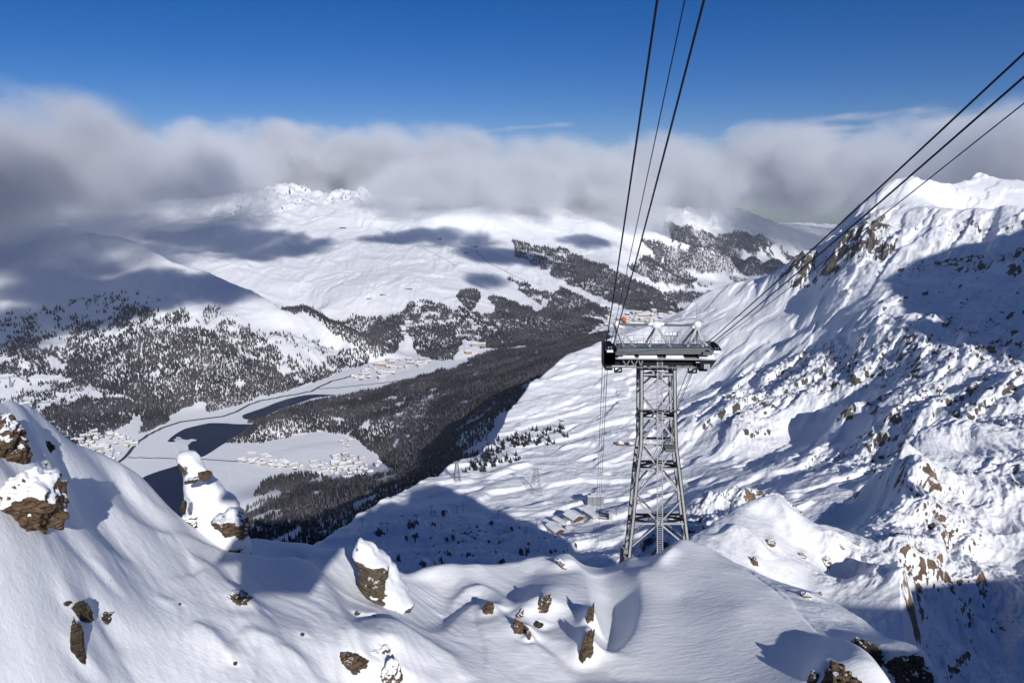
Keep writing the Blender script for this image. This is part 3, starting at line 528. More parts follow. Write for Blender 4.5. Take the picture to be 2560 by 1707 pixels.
for a, x in ((9, 0), (15, 0), (19, 0)):
    for r in (130, 170, 220, 260): gR.append((r * math.sin(R(a)), r * math.cos(R(a)), -r * .68, .3, .2, 0))
G2 = Layers([(gR, edge_fn(RC), 1.0, .03), (g2, edge_fn(M2), 1.0, .03), (gM, (lambda e: (lambda t: sum(e(t + R(k) * .55) for k in range(-4, 5)) / 9))(edge_fn(MC)), lambda t: 1.1 - .72 * sstep(math.atan2(*ray(2150, 1400)[:2]), math.atan2(*ray(2240, 1400)[:2]), t), .03), (gK, edge_fn(L2), 1.2, .04)], R(-13), R(53), 46, 480, 950, 950, 220, 240, eps=.006)
w2 = perlin(G2.X / 25, G2.Y / 25, 301) * 6
PX2, PY2 = proj(np.stack([G2.X, G2.Y, G2.Z], -1)); cr_ = sstep(2060, 2150, PX2) * sstep(1390, 1450, PY2) * sstep(93, 112, np.hypot(G2.X, G2.Y))
G2.amp = np.maximum(G2.amp, .7 * cr_); G2.rk = np.maximum(G2.rk, .5 * cr_)
rg = sstep(.2, .55, G2.rk)
fx = G2.X * .6 + G2.Y * .8; fy = -G2.X * .8 + G2.Y * .6
G2.Z += G2.amp * (2.0 * fbm((G2.X + w2) / 34, (G2.Y + w2) / 34, 303, 3) + .8 * fbm(fx / 26, (fy + w2) / 7, 305, 3, .55, ridged=True))
G2.Z += rg * G2.amp * (3.4 * fbm((fx + w2) / 24, (fy + w2) / 10, 307, 5, .56, ridged=True) + .5 * fbm((fx + w2) / 4.5, (fy) / 2.6, 311, 4, .66, ridged=True))
G2.Z += .05 * fbm(G2.X / 1.3, G2.Y / 1.3, 313, 2)
G2.lip([(1928, 1240), (1955, 1275), (1975, 1320), (1985, 1360)], 1.2, 2.5, .9)
G2.lip([(1780, 1345), (1840, 1325), (1880, 1345), (1925, 1395)], 1.2, .9, 3)
G2.lip([(1850, 1430), (1880, 1440), (1930, 1475), (1985, 1520)], .8, .5, 2)
sl2 = G2.slope()
ROCK2 = G2.rk * .5 + sstep(1.0, 1.9, sl2) * .35 * (.3 + G2.rk) + .75 * fbm((fx + w2) / 12, fy / 5, 321, 5, .68) * (.25 + G2.rk) + .2 * fbm(G2.X / 2.2, G2.Y / 2.2, 323, 3) - .36
sl1 = G1.slope()
ROCK1 = np.full(G1.X.shape, -.5)
M_NEAR = land_material("drifted_snow", .35, rock_lo=(.07, .055, .04), rock_hi=(.22, .16, .10), bump=.34, crust=True)
M_RIDGE = land_material("ridge_snow", .8, rock_lo=(.06, .045, .035), rock_hi=(.26, .17, .11), bump=.7)
# ------------------------------------------------------------------ what stands behind and beside the viewer and throws the shade: crest, side peak, station
def simple_mat(name, col, rough=.7, metal=0.0, spec=.3, noise=0.0, nscale=1.0, col2=None):
    m, n, b = mat(name); b.inputs['Base Color'].default_value = (*col, 1); b.inputs['Roughness'].default_value = rough
    b.inputs['Metallic'].default_value = metal; b.inputs['Specular IOR Level'].default_value = spec
    if col2 is not None:
        tc = N(n, "ShaderNodeTexCoord"); f = snoise(n, tc.outputs['Object'], nscale, 4, .7)
        f = math_(n, 'MULTIPLY', math_(n, 'SUBTRACT', f, .5 - noise * .5), 1 / max(noise, .05), clamp=True)
        n.links.new(mix_(n, f, (*col, 1), (*col2, 1)), b.inputs['Base Color'])
    return m
def crest_mesh(name, prof, yc, front, back, depth, seed, m, x0, x1, n=260, rough=6.0, rk=.3):
    xs = np.linspace(x0, x1, n); zs = np.interp(xs, [p[0] for p in prof], [p[1] for p in prof])
    vs = np.concatenate([np.linspace(-1, 0, 30)[:-1], np.linspace(0, 1, 16)]); Xg, Vg = np.meshgrid(xs, vs, indexing='ij')
    Yg = yc + np.where(Vg < 0, Vg * depth, Vg * front); Zg = zs[:, None] - np.where(Vg < 0, -Vg * depth * back, Vg * front * 2.2) + fbm(Xg / rough / 5, Yg / rough / 5, seed, 4) * rough * np.clip(np.abs(Vg) * 5, .04, 1)
    ix = np.arange(Xg.size).reshape(Xg.shape); f = np.stack([ix[:-1, :-1], ix[1:, :-1], ix[1:, 1:], ix[:-1, 1:]], -1).reshape(-1, 4)
    rock = np.full(Xg.size, -.2) + rk * fbm(Xg / rough / 2, Yg / rough / 2, seed + 5, 4).ravel() + rk * .5
    return tag(mesh_np(name, np.stack([Xg, Yg, Zg + CZ], -1).reshape(-1, 3), f, m, True, {"rock": rock}), kind="structure")
sh = 12.0
prof = [(-700, -300), (-200, -60), (-60, -24), (-20, -16), (8, -14.5), (20, -13.6), (45, -12.6), (90, -13.5), (175, -14.3), (215, -12), (262, 4), (290, 34), (322, 70), (360, 80), (401, 92), (425, 66), (449, 45), (495, -4), (509, -57), (560, -130), (800, -300)]
crest_mesh("summit_crest", [(x + .404 * sh, z + .538 * sh) for x, z in prof], -sh, 10, .75, 330, 401, M_RIDGE, -650, 780, 900, 2.2)
prof = [(1150, -420), (1330, -160), (1380, -60), (1400, -17), (1446, 9), (1520, 90), (1560, 170), (1620, 270), (1690, 335), (1742, 378), (1800, 375), (1870, 400), (1920, 480), (1960, 525), (2050, 560), (2300, 450), (2800, 200)]
pp = []
for px_ in [(2049, 846), (2114, 802), (2160, 775), (2168, 741), (2202, 702), (2241, 664), (2287, 651), (2359, 645), (2405, 614), (2497, 610), (2528, 591), (2558, 568), (2080, 867), (2298, 821), (2474, 840), (2558, 835), (2250, 800), (2380, 815)]:
    G = FAR.hit(*px_); t = (900 - G[1]) / SDIR.y; pp.append((G[0] + SDIR.x * t, G[2] + SDIR.z * t))
pp.sort(); zz = np.maximum.accumulate([p[1] for p in pp]); pp = [(p[0], z) for p, z in zip(pp, zz)][::2]
for G in GL:
    t = (900 - G[1]) / SDIR.y; x_, z_ = G[0] + SDIR.x * t, G[2] + SDIR.z * t; pp = [(p[0], min(p[1], z_ - 3 + abs(p[0] - x_) * 1.6)) for p in pp]
prof = [(pp[0][0] - 260, -420), (pp[0][0] - 80, -160)] + pp + [(pp[-1][0] + 120, pp[-1][1] + 60), (pp[-1][0] + 300, pp[-1][1] + 20), (2800, 200)]
crest_mesh("side_peak", prof, 900, 260, .8, 700, 411, M_MOUNT, 1150, 2800, 300, 40)
def boxv(x0, x1, y0, y1, z0, z1):
    V = [(x, y, z) for x in (x0, x1) for y in (y0, y1) for z in (z0, z1)]
    return V, [(0, 1, 3, 2), (4, 6, 7, 5), (0, 4, 5, 1), (2, 3, 7, 6), (0, 2, 6, 4), (1, 5, 7, 3)]
class MB:
    """collects solids and links them as one mesh"""
    def __init__(s): s.V = []; s.F = []; s.M = []
    def add(s, V, Fc, mi=0):
        k = len(s.V); s.V += [tuple(v) for v in V]; s.F += [tuple(i + k for i in f) for f in Fc]; s.M += [mi] * len(Fc); return s
    def box(s, x0, x1, y0, y1, z0, z1, mi=0): return s.add(*boxv(x0, x1, y0, y1, z0, z1), mi)
    def beam(s, a, b, w, h=None, mi=0, up=(0, 0, 1)):
        a, b = Vector(a), Vector(b); d = (b - a).normalized(); u = Vector(up)
        if abs(d.dot(u)) > .98: u = Vector((0, 1, 0))
        sx = d.cross(u).normalized(); sz = sx.cross(d).normalized(); h = h or w
        V = [p + sx * i * w / 2 + sz * j * h / 2 for p in (a, b) for i in (-1, 1) for j in (-1, 1)]
        return s.add(V, [(0, 2, 3, 1), (4, 5, 7, 6), (0, 1, 5, 4), (2, 6, 7, 3), (0, 4, 6, 2), (1, 3, 7, 5)], mi)
    def tube(s, pts, r, n=8, mi=0, closed=False):
        pts = [Vector(p) for p in pts]; rings = []; prev = None; L = len(pts)
        for i, p in enumerate(pts):
            d = (pts[(i + 1) % L] - pts[i - 1]) if closed else (pts[min(i + 1, L - 1)] - pts[max(i - 1, 0)]); d.normalize()
            u = prev if prev is not None else (Vector((0, 0, 1)) if abs(d.z) < .9 else Vector((1, 0, 0)))
            sx = d.cross(u).normalized(); sy = sx.cross(d).normalized(); prev = sy
            rr_ = r[i] if isinstance(r, (list, tuple)) else r
            rings.append([p + (sx * math.cos(2 * math.pi * k / n) + sy * math.sin(2 * math.pi * k / n)) * rr_ for k in range(n)])
        V = [v for q in rings for v in q]; Fc = []
        for i in range(L if closed else L - 1):
            for k in range(n): a, b = i * n, ((i + 1) % L) * n; Fc.append((a + k, a + (k + 1) % n, b + (k + 1) % n, b + k))
        if not closed: Fc += [tuple(range(n))[::-1], tuple(range((L - 1) * n, L * n))]
        return s.add(V, Fc, mi)
    def prism(s, poly, a, b, mi=0):
        """poly of 3-D points pushed from offset a to offset b"""
        n = len(poly); V = [Vector(p) + Vector(a) for p in poly] + [Vector(p) + Vector(b) for p in poly]
        return s.add(V, [tuple(range(n))[::-1], tuple(range(n, 2 * n))] + [(i, (i + 1) % n, n + (i + 1) % n, n + i) for i in range(n)], mi)
    def build(s, name, mats, parent=None, smooth=False, loc=None):
        me = bpy.data.meshes.new(name); me.from_pydata(s.V, [], s.F)
        for m in (mats if isinstance(mats, list) else [mats]): me.materials.append(m)
        me.polygons.foreach_set("material_index", s.M)
        if smooth: me.polygons.foreach_set("use_smooth", [True] * len(s.F))
        o = bpy.data.objects.new(name, me); COL.objects.link(o)
        if parent is not None: o.parent = parent
        if loc is not None: o.location = loc
        return o
M_CONC = simple_mat("concrete", (.32, .31, .29), .9, col2=(.24, .23, .22), noise=.5, nscale=.6)
M_STEEL = simple_mat("galvanised_steel", (.36, .37, .37), .45, .6, .5, .6, 3.0, (.25, .26, .26))
M_DARK = simple_mat("dark_steel", (.018, .02, .025), .55, .4)
M_SNOW = simple_mat("settled_snow", (.86, .875, .9), .8, 0, .15)
st = tag(empty("cable_car_station", (0, 0, CZ)), "concrete cable car station block jutting out behind and below the viewer", "station")
sx_ = 1.3; sz_ = 1.75
poly = [(-2.1 + sx_, -3.3, -5.9 + sz_), (3.2 + sx_, -3.3, -6.3 + sz_), (6.2 + sx_, -3.3, -3.9 + sz_), (7.6 + sx_, -3.3, -2.6 + sz_), (8.4 + sx_, -3.3, 4.5), (-1.6 + sx_, -3.3, 4.5)]
MB().prism(poly, (0, 0, 0), (.8, -2.0, 1.05)).build("wall", M_CONC, st)
MB().box(-2.4, 8, -3.3, .3, -1.9, -1.68).build("terrace", M_CONC, st)
m_ = MB(); m_.tube([(-2.4, .25, -.75), (8, .25, -.75)], .025)
for i in range(8): m_.tube([(-2.3 + i * 1.45, .25, -1.7), (-2.3 + i * 1.45, .25, -.75)], .02)
m_.build("railing", M_STEEL, st)
MB().box(-1.0, 10.6, -5.4, -3.0, 4.5, 4.9).build("roof", M_SNOW, st)
for i in (0, 1): MB().tube([(2 + 5 * i, -5.2, -2), (3 + 6 * i, -13, -9)], .025).build("support_leg", M_STEEL, st)
# ------------------------------------------------------------------ water, roads, woods, villages
random.seed(7); rng = np.random.default_rng(11)
def land_hit(x, y): return FAR.hit(x, y)
m, n, b = mat("lake_water"); b.inputs['Base Color'].default_value = (.004, .013, .05, 1); b.inputs['Roughness'].default_value = .12; b.inputs['IOR'].default_value = 1.11
g_ = N(n, "ShaderNodeNewGeometry"); bp = N(n, "ShaderNodeBump"); bp.inputs['Strength'].default_value = .12; bp.inputs['Distance'].default_value = 1.0
n.links.new(snoise(n, g_.outputs['Position'], .08, 4, .6), bp.inputs['Height']); n.links.new(bp.outputs[0], b.inputs['Normal']); M_WATER = m
ZW = -1498.6
def sheet(name, px, z, m, kind="structure"):
    P = [at_z(x, y, z) for x, y in px]; me = bpy.data.meshes.new(name)
    me.from_pydata([(p[0], p[1], p[2] + CZ) for p in P], [], [tuple(range(len(P)))]); me.materials.append(m)
    o = bpy.data.objects.new(name, me); COL.objects.link(o); return tag(o, kind=kind)
def smooth_poly(px, it=2):
    for _ in range(it):
        q = []
        for i in range(len(px)):
            a, b = px[i], px[(i + 1) % len(px)]; q += [(.75 * a[0] + .25 * b[0], .75 * a[1] + .25 * b[1]), (.25 * a[0] + .75 * b[0], .25 * a[1] + .75 * b[1])]
        px = q
    return px
LAKES = [[(611, 1034), (659, 1010), (710, 999), (751, 989), (785, 985), (846, 987), (897, 989), (928, 992), (915, 1004), (850, 1020), (780, 1035), (700, 1045), (649, 1050), (611, 1048), (604, 1041)],
         [(386, 1092), (404, 1083), (418, 1077), (438, 1067), (472, 1059), (523, 1057), (557, 1057), (591, 1060), (630, 1060), (660, 1062), (650, 1090), (600, 1104), (575, 1104), (564, 1106), (545, 1118), (526, 1131), (503, 1144), (486, 1138), (472, 1128), (469, 1106), (450, 1101), (424, 1106), (404, 1097)],
         [(350, 1195), (390, 1179), (438, 1165), (456, 1158), (480, 1160), (500, 1180), (515, 1210), (520, 1260), (540, 1400), (250, 1400), (300, 1300), (330, 1230)]]
for k, L in enumerate(LAKES): sheet("lake", smooth_poly(L), ZW - .05 * k, M_WATER)
M_ICE = simple_mat("lake_ice", (.80, .83, .87), .5)
for L in ([(430, 1099), (445, 1095), (470, 1100), (478, 1096), (496, 1100), (476, 1104), (474, 1112), (455, 1108)], [(438, 1093), (447, 1091), (455, 1095), (446, 1099)]): sheet("ice_sheet", smooth_poly(L, 1), ZW + .3, M_ICE)
M_ROAD = simple_mat("wet_asphalt", (.045, .045, .05), .7)
def ribbon(name, px, w, m, lift=1.6, kind="structure", flatz=None, step=9):
    q = []
    for a, b in zip(px, px[1:]):
        k = max(1, int(math.dist(a, b) / step)); q += [(a[0] + (b[0] - a[0]) * i / k, a[1] + (b[1] - a[1]) * i / k) for i in range(k)]
    q.append(px[-1]); P = [at_z(*p, flatz) if flatz else land_hit(*p) for p in q]; P = [p for p in P if p is not None]
    if len(P) < 2: return
    P = [P[0]] + [p for a, p in zip(P, P[1:]) if np.hypot(*(p - a)[:2]) < 450]
    V = []
    for i, p in enumerate(P):
        d = P[min(i + 1, len(P) - 1)] - P[max(i - 1, 0)]; L = math.hypot(d[0], d[1]) or 1; nx, ny = -d[1] / L * w / 2, d[0] / L * w / 2
        V += [(p[0] + nx, p[1] + ny, p[2] + lift + CZ), (p[0] - nx, p[1] - ny, p[2] + lift + CZ)]
    me = bpy.data.meshes.new(name); me.from_pydata(V, [], [(2 * i, 2 * i + 1, 2 * i + 3, 2 * i + 2) for i in range(len(P) - 1)]); me.materials.append(m)
    o = bpy.data.objects.new(name, me); COL.objects.link(o); return tag(o, kind=kind)
ROADS = [([(290, 1162), (316, 1141), (329, 1124), (343, 1107), (370, 1089), (404, 1072), (452, 1056), (506, 1049), (557, 1043), (591, 1030), (625, 1011), (659, 1001), (727, 989), (778, 979), (799, 968), (829, 954), (880, 941)], 20),
         ([(320, 1145), (387, 1146), (446, 1147), (514, 1150), (599, 1154)], 9), ([(795, 973), (846, 970), (938, 960), (1006, 952), (1057, 950), (1100, 948)], 12),
         ([(190, 1078), (210, 1070), (244, 1050), (282, 1033), (305, 1019), (312, 1005), (319, 999)], 12), ([(60, 1012), (120, 1008), (200, 1005), (240, 1001), (300, 998), (319, 999)], 8), ([(180, 1110), (215, 1090), (260, 1066), (275, 1058)], 9)]
for px, w in ROADS: ribbon("road", px, w, M_ROAD)
M_TRACK = simple_mat("packed_snow_track", (.93, .935, .94), .7)
for px in ([(500, 1146), (560, 1128), (640, 1108), (720, 1098)], [(575, 1116), (640, 1128), (720, 1131), (840, 1128)], [(620, 1110), (700, 1122), (840, 1126)], [(540, 1170), (600, 1178), (640, 1190), (760, 1192)], [(640, 1165), (660, 1175), (700, 1182), (770, 1184)],
           [(570, 1160), (576, 1200), (566, 1228)], [(330, 1150), (390, 1154), (446, 1150)], [(370, 1180), (410, 1165), (446, 1156)], [(404, 1100), (430, 1112), (450, 1140)], [(770, 1130), (755, 1145), (770, 1154)]): ribbon("snow_track", px, 10, M_TRACK, 1.2)
M_CUT = simple_mat("bare_strip", (.12, .11, .11), .9)
for px, w in (([(1187, 618), (1195, 635), (1225, 660), (1262, 680), (1300, 698), (1352, 713)], 7), ([(940, 600), (1000, 610), (1060, 622), (1110, 648), (1150, 672)], 4)): ribbon("piste_track", px, w, M_CUT, 3)
# ---- trees
M_TREE, n, b = mat("conifer_crowns"); at = N(n, "ShaderNodeAttribute", attribute_name="tone"); cr = N(n, "ShaderNodeValToRGB"); n.links.new(at.outputs['Fac'], cr.inputs[0])
e = cr.color_ramp.elements; e[0].color = (.016, .019, .021, 1); e[1].color = (.118, .108, .112, 1); k = e.new(.45); k.color = (.052, .049, .053, 1)
n.links.new(cr.outputs[0], b.inputs['Base Color']); b.inputs['Roughness'].default_value = .9; b.inputs['Specular IOR Level'].default_value = .1
for L in LAKES: WD = np.where(inpoly(EX, EY, smooth_poly(L, 1)) & (Z < -1494), 0, WD)
WDc = WD[:-1, :-1]; rc = rr[:-1][None]; cell = rc * rc * (lr[1] - lr[0]) * (az[1] - az[0])
foot = np.where(rc < 3200, 78, np.where(rc < 5200, np.where(CLS[:-1, :-1] == 2, 74, 60), np.where(rc < 8000, 115, 260)))
lam = np.clip(WDc, 0, 1.2) * cell / foot
cnt = rng.poisson(lam); ci, cj = np.nonzero(cnt); rep = cnt[ci, cj]; ci = np.repeat(ci, rep); cj = np.repeat(cj, rep)
u, v = rng.random(len(ci)), rng.random(len(ci))
ta = az[ci] + u * (az[1] - az[0]); tr = np.exp(lr[cj] + v * (lr[1] - lr[0]))
tz = (Z[ci, cj] * (1 - u) + Z[ci + 1, cj] * u) * (1 - v) + (Z[ci, cj + 1] * (1 - u) + Z[ci + 1, cj + 1] * u) * v
tx, ty = tr * np.sin(ta), tr * np.cos(ta); tcl = CLS[ci, cj]
big = np.where(tr < 3200, 1.0, np.where(tr < 5200, 1.15, np.where(tr < 8000, 1.5, 2.1)))
th = rng.uniform(11, 29, len(tx)) * big ** .5; tw = th * rng.uniform(.12, .19, len(tx)) * big ** .5
larch = sstep(-.25, .25, perlin(tx / 260, ty / 260, 71) + rng.uniform(-.45, .45, len(tx)))
tone = np.clip(.12 + .55 * larch * (tz < -900) + rng.uniform(-.2, .4, len(tx)), 0, 1)
order = np.argsort(tr); NEARN = 175; near_i = order[:NEARN]; rest = order[NEARN:]

def forest(ids, name, n, tiers, m):
    """many conifers as one mass"""
    V = []; Fc = []; k = 0; A_ = rng.uniform(0, 6.28, len(ids)); tn = []
    for (z0, z1, w0) in tiers:
        ring = []
        for j in range(n):
            a = A_ + 2 * math.pi * j / n; w = tw[ids] * w0 * rng.uniform(.75, 1.25, len(ids)); ring.append(np.stack([tx[ids] + np.cos(a) * w, ty[ids] + np.sin(a) * w, tz[ids] + th[ids] * z0 + CZ - 1.2], -1))
        top = np.stack([tx[ids], ty[ids], tz[ids] + th[ids] * z1 + CZ - 1.2], -1)
        V.append(np.stack(ring + [top], 1).reshape(-1, 3)); base = k + np.arange(len(ids)) * (n + 1)
        for j in range(n): Fc.append(np.stack([base + j, base + (j + 1) % n, base + n], -1))
        tn.append(np.repeat(tone[ids], n + 1)); k += len(ids) * (n + 1)
    return tag(mesh_np(name, np.concatenate(V), np.concatenate(Fc), m, False, {"tone": np.concatenate(tn)}), kind="stuff")
a_ = rest[tr[rest] < 3600]; b_ = rest[(tr[rest] >= 3600) & (tcl[rest] == 2)]; c_ = rest[(tr[rest] >= 3600) & (tcl[rest] != 2)]
forest(a_, "conifer_forest", 5, [(0, .6, 1.1), (.35, 1, .8)], M_TREE); forest(b_, "conifer_forest", 4, [(0, 1, 1)], M_TREE); forest(c_, "conifer_forest", 4, [(0, 1, 1)], M_TREE)
M_BARK = simple_mat("bark", (.06, .045, .035), .95)
def tree_meshes(seed):
    rs = random.Random(seed); V = []; Fc = []; T_ = []; H = 1.0
    for t in range(9):
        z0 = .10 + t * .098; w = (1.02 - z0) * .26 * rs.uniform(.85, 1.15); k = 9
        for j in range(k):
            a = 2 * math.pi * (j + rs.random() * .7) / k; ww = w * rs.uniform(.6, 1.25); d = .05 * rs.uniform(.6, 1.4); i0 = len(V)
            V += [(0, 0, z0 + .10), (math.cos(a - .32) * ww, math.sin(a - .32) * ww, z0 - d), (math.cos(a) * ww * 1.2, math.sin(a) * ww * 1.2, z0 - d * 1.4), (math.cos(a + .32) * ww, math.sin(a + .32) * ww, z0 - d)]
            Fc += [(i0, i0 + 1, i0 + 2), (i0, i0 + 2, i0 + 3)]; T_ += [rs.uniform(.0, .3)] * 4
    me = bpy.data.meshes.new("crown"); me.from_pydata(V, [], Fc); me.materials.append(M_TREE)
    a = me.attributes.new("tone", 'FLOAT', 'POINT'); a.data.foreach_set("value", T_)
    mt = MB().tube([(0, 0, -.05), (.005, 0, .4), (0, 0, .98)], [.022, .015, .003], 6); mm = bpy.data.meshes.new("trunk"); mm.from_pydata(mt.V, [], mt.F); mm.materials.append(M_BARK)
    return me, mm
TM = [tree_meshes(s) for s in (1, 2, 3)]
def place_tree(i, x, y, z, h, lab, grp, name="conifer", cat="tree"):
    e = tag(empty(name, (x, y, z + CZ), random.uniform(0, 6.28)), lab, cat, grp); e.scale = (h, h, h)
    for nm, me in (("crown", TM[i % 3][0]), ("trunk", TM[i % 3][1])):
        o = bpy.data.objects.new(nm, me); COL.objects.link(o); o.parent = e
    return e
shade_lab = "dark spruce in the shaded wood below the plateau rim"
for i, t in enumerate(near_i): place_tree(i, tx[t], ty[t], tz[t], th[t], ("tall " if th[t] > 20 else "small " if th[t] < 15 else "") + shade_lab + (", towards its left end" if tx[t] < np.median(tx[near_i]) else ", towards the plateau"), "spruces standing in the shaded wood nearest the viewer")
PINES = [(1245, 1075, 1430, 1145, 120), (1190, 1100, 1300, 1165, 60)]
PZ = [[(1250, 1105), (1290, 1085), (1345, 1072), (1355, 1100), (1340, 1125), (1290, 1120)], [(1330, 1075), (1380, 1062), (1425, 1078), (1420, 1100), (1370, 1118), (1345, 1110)], [(1185, 1150), (1240, 1095), (1262, 1120), (1245, 1150), (1300, 1140), (1310, 1158), (1230, 1175), (1150, 1190)]]
c = 0; tries = 0
while c < 120 and tries < 3000:
    tries += 1; poly = PZ[(0, 0, 1, 2, 2)[tries % 5]]; x = random.uniform(1150, 1430); y = random.uniform(1062, 1190)
    if not inpoly(np.array([x]), np.array([y]), poly)[0]: continue
    P = land_hit(x, y)
    if P is None or math.hypot(P[0], P[1]) > 2300: continue
    place_tree(c, P[0], P[1], P[2], random.uniform(13, 23), "stone pine in the " + ("denser dark clump", "clump beside the bare rocks", "loose lower scatter")[(0, 0, 1, 2, 2)[tries % 5]] + " on the plateau rim", "stone pines on the plateau rim"); c += 1
# ---- houses
WALLS = [simple_mat("plaster_" + nm, c, .85) for nm, c in (("white", (.50, .49, .46)), ("cream", (.42, .39, .34)), ("ochre", (.38, .27, .17)), ("pink", (.42, .29, .23)), ("grey", (.24, .24, .24)), ("brown", (.12, .085, .06)), ("yellow", (.42, .37, .28)))]
M_PANE = simple_mat("window_dark", (.03, .035, .045), .25)
def house_mesh(k, L, Wd, H, rise, wall):
    me = MB(); me.box(-L / 2, L / 2, -Wd / 2, Wd / 2, -4, H, 0); o = .9
    me.prism([(-L / 2 - o, -Wd / 2 - o, H - .2), (-L / 2 - o, Wd / 2 + o, H - .2), (-L / 2 - o, Wd / 2 + o, H + .5), (-L / 2 - o, 0, H + rise + .5), (-L / 2 - o, -Wd / 2 - o, H + .5)], (0, 0, 0), (L + 2 * o, 0, 0), 1)
    for f in range(int(H // 3)):
        z = .9 + f * 3
        for i in range(int(L // 4)):
            x = -L / 2 + 2 + i * 4
            for s_ in (-1, 1): me.box(x - .6, x + .6, s_ * (Wd / 2 + .03) - .03, s_ * (Wd / 2 + .03) + .03, z, z + 1.4, 2)
    q = bpy.data.meshes.new("house"); q.from_pydata(me.V, [], me.F)
    for mm in (wall, M_SNOW, M_PANE): q.materials.append(mm)
    q.polygons.foreach_set("material_index", me.M); return q
HM = [house_mesh(i, *d, WALLS[w]) for i, (d, w) in enumerate([((16, 12, 9, 3), 0), ((22, 14, 12, 3), 1), ((14, 11, 7, 3.5), 5), ((26, 16, 14, 2.5), 0), ((18, 13, 10, 3), 2), ((30, 15, 15, 2), 1), ((15, 12, 9, 3), 3), ((20, 14, 12, 3), 6), ((18, 12, 8, 3), 4)])]
VILL = [ # polygon in the photograph, houses, scale, label, group
 ([(165, 1108), (215, 1085), (270, 1080), (330, 1098), (345, 1112), (300, 1132), (285, 1160), (240, 1135)], 70, 1.35, "village house by the lake below the left wooded slope", "houses of the lakeside village"),
 ([(600, 1155), (665, 1142), (700, 1152), (760, 1162), (830, 1143), (880, 1140), (950, 1152), (945, 1172), (905, 1195), (850, 1205), (810, 1190), (740, 1176), (690, 1172), (640, 1162)], 100, 1.3, "village house on the valley meadow below the forest", "houses of the meadow village"),
 ([(845, 1100), (880, 1100), (870, 1125), (850, 1120)], 5, .9, "house at the wood's edge above the meadow village", "houses at the wood's edge"),
 ([(875, 945), (920, 925), (950, 905), (1000, 898), (1080, 903), (1075, 918), (1010, 925), (960, 950), (910, 952)], 60, 1.6, "house of the village beyond the white lake flats", "houses of the far lakeside village"),
 ([(1000, 800), (1090, 790), (1180, 785), (1230, 810), (1260, 830), (1200, 835), (1120, 815), (1040, 825), (1000, 850)], 20, 1.8, "chalet among the trees above the far lakeside village", "chalets in the wooded suburb"),
 ([(1500, 795), (1560, 785), (1640, 780), (1700, 785), (1670, 797), (1600, 815), (1520, 835), (1490, 830)], 36, 2.3, "house of the resort town seen above the tower's railing", "houses of the resort town"),
 ([(1820, 705), (1860, 698), (1900, 700), (1880, 710), (1840, 712)], 8, 2.6, "house of the small village far down the valley", "houses of the distant village")]
for poly, cnt_, sc, lab, grp in VILL:
    k = 0; tries = 0; xs = [p[0] for p in poly]; ys = [p[1] for p in poly]
    while k < cnt_ and tries < 4000:
        tries += 1; x = random.uniform(min(xs), max(xs)); y = random.uniform(min(ys), max(ys))
        if not inpoly(np.array([x]), np.array([y]), poly)[0]: continue
        P = land_hit(x, y)
        if P is None or math.hypot(P[0], P[1]) < (4300 if sc > 1.9 else 3000): continue
        hi = random.choice((0, 0, 0, 1, 2, 3, 3, 3, 4, 5, 7, 8, 8, 2)); o = bpy.data.objects.new("house", HM[hi]); COL.objects.link(o)
        o.location = (P[0], P[1], P[2] + CZ); o.rotation_euler = (0, 0, random.choice((.3, .3, 1.87, .5)) + random.uniform(-.15, .15)); s_ = sc * random.uniform(.8, 1.2); o.scale = (s_, s_, s_)
        hue = ('white', 'cream', 'brown', 'large white', 'ochre', 'long cream', 'pinkish', 'yellowish', 'grey')[hi]; tx_ = (x - min(xs)) / (max(xs) - min(xs)); tag(o, hue + ' ' + lab + (', left part', ', middle', ', right part')[min(2, int(tx_ * 3))], "house", grp); k += 1
for x, y, L, Wd, H, w, rz, lab in [(1197, 868, 120, 26, 34, 1, .1, "huge cream grand hotel standing alone among the woods"), (1171, 886, 55, 30, 22, 2, .2, "orange building at the forest edge below the grand hotel"),
    (1612, 792, 110, 24, 22, 2, .2, "long orange building in the resort town behind the tower"), (1590, 799, 60, 20, 18, 3, .1, "small pinkish block beside the long orange building"), (1632, 798, 70, 22, 16, 6, .3, "yellow block just right of the long orange building"),
    (955, 917, 60, 20, 24, 2, .1, "ochre hotel at the front of the far lakeside village"), (980, 910, 50, 18, 22, 3, .3, "pink hotel in the middle of the far lakeside village"), (630, 1134, 45, 14, 7, 0, .1, "long low farm barn alone on the meadow"), (745, 1090, 70, 22, 8, 8 % 7, .3, "sawmill sheds under the wooded hill")]:
    P = land_hit(x, y)
    if P is None or math.hypot(P[0], P[1]) < 3800: continue
    o = bpy.data.objects.new("hotel" if "hotel" in lab else "building", house_mesh(0, L, Wd, H, 6 if H > 12 else 3, WALLS[w])); COL.objects.link(o)
    o.location = (P[0], P[1], P[2] + CZ); o.rotation_euler = (0, 0, rz); tag(o, lab, "hotel" if "hotel" in lab else "building")
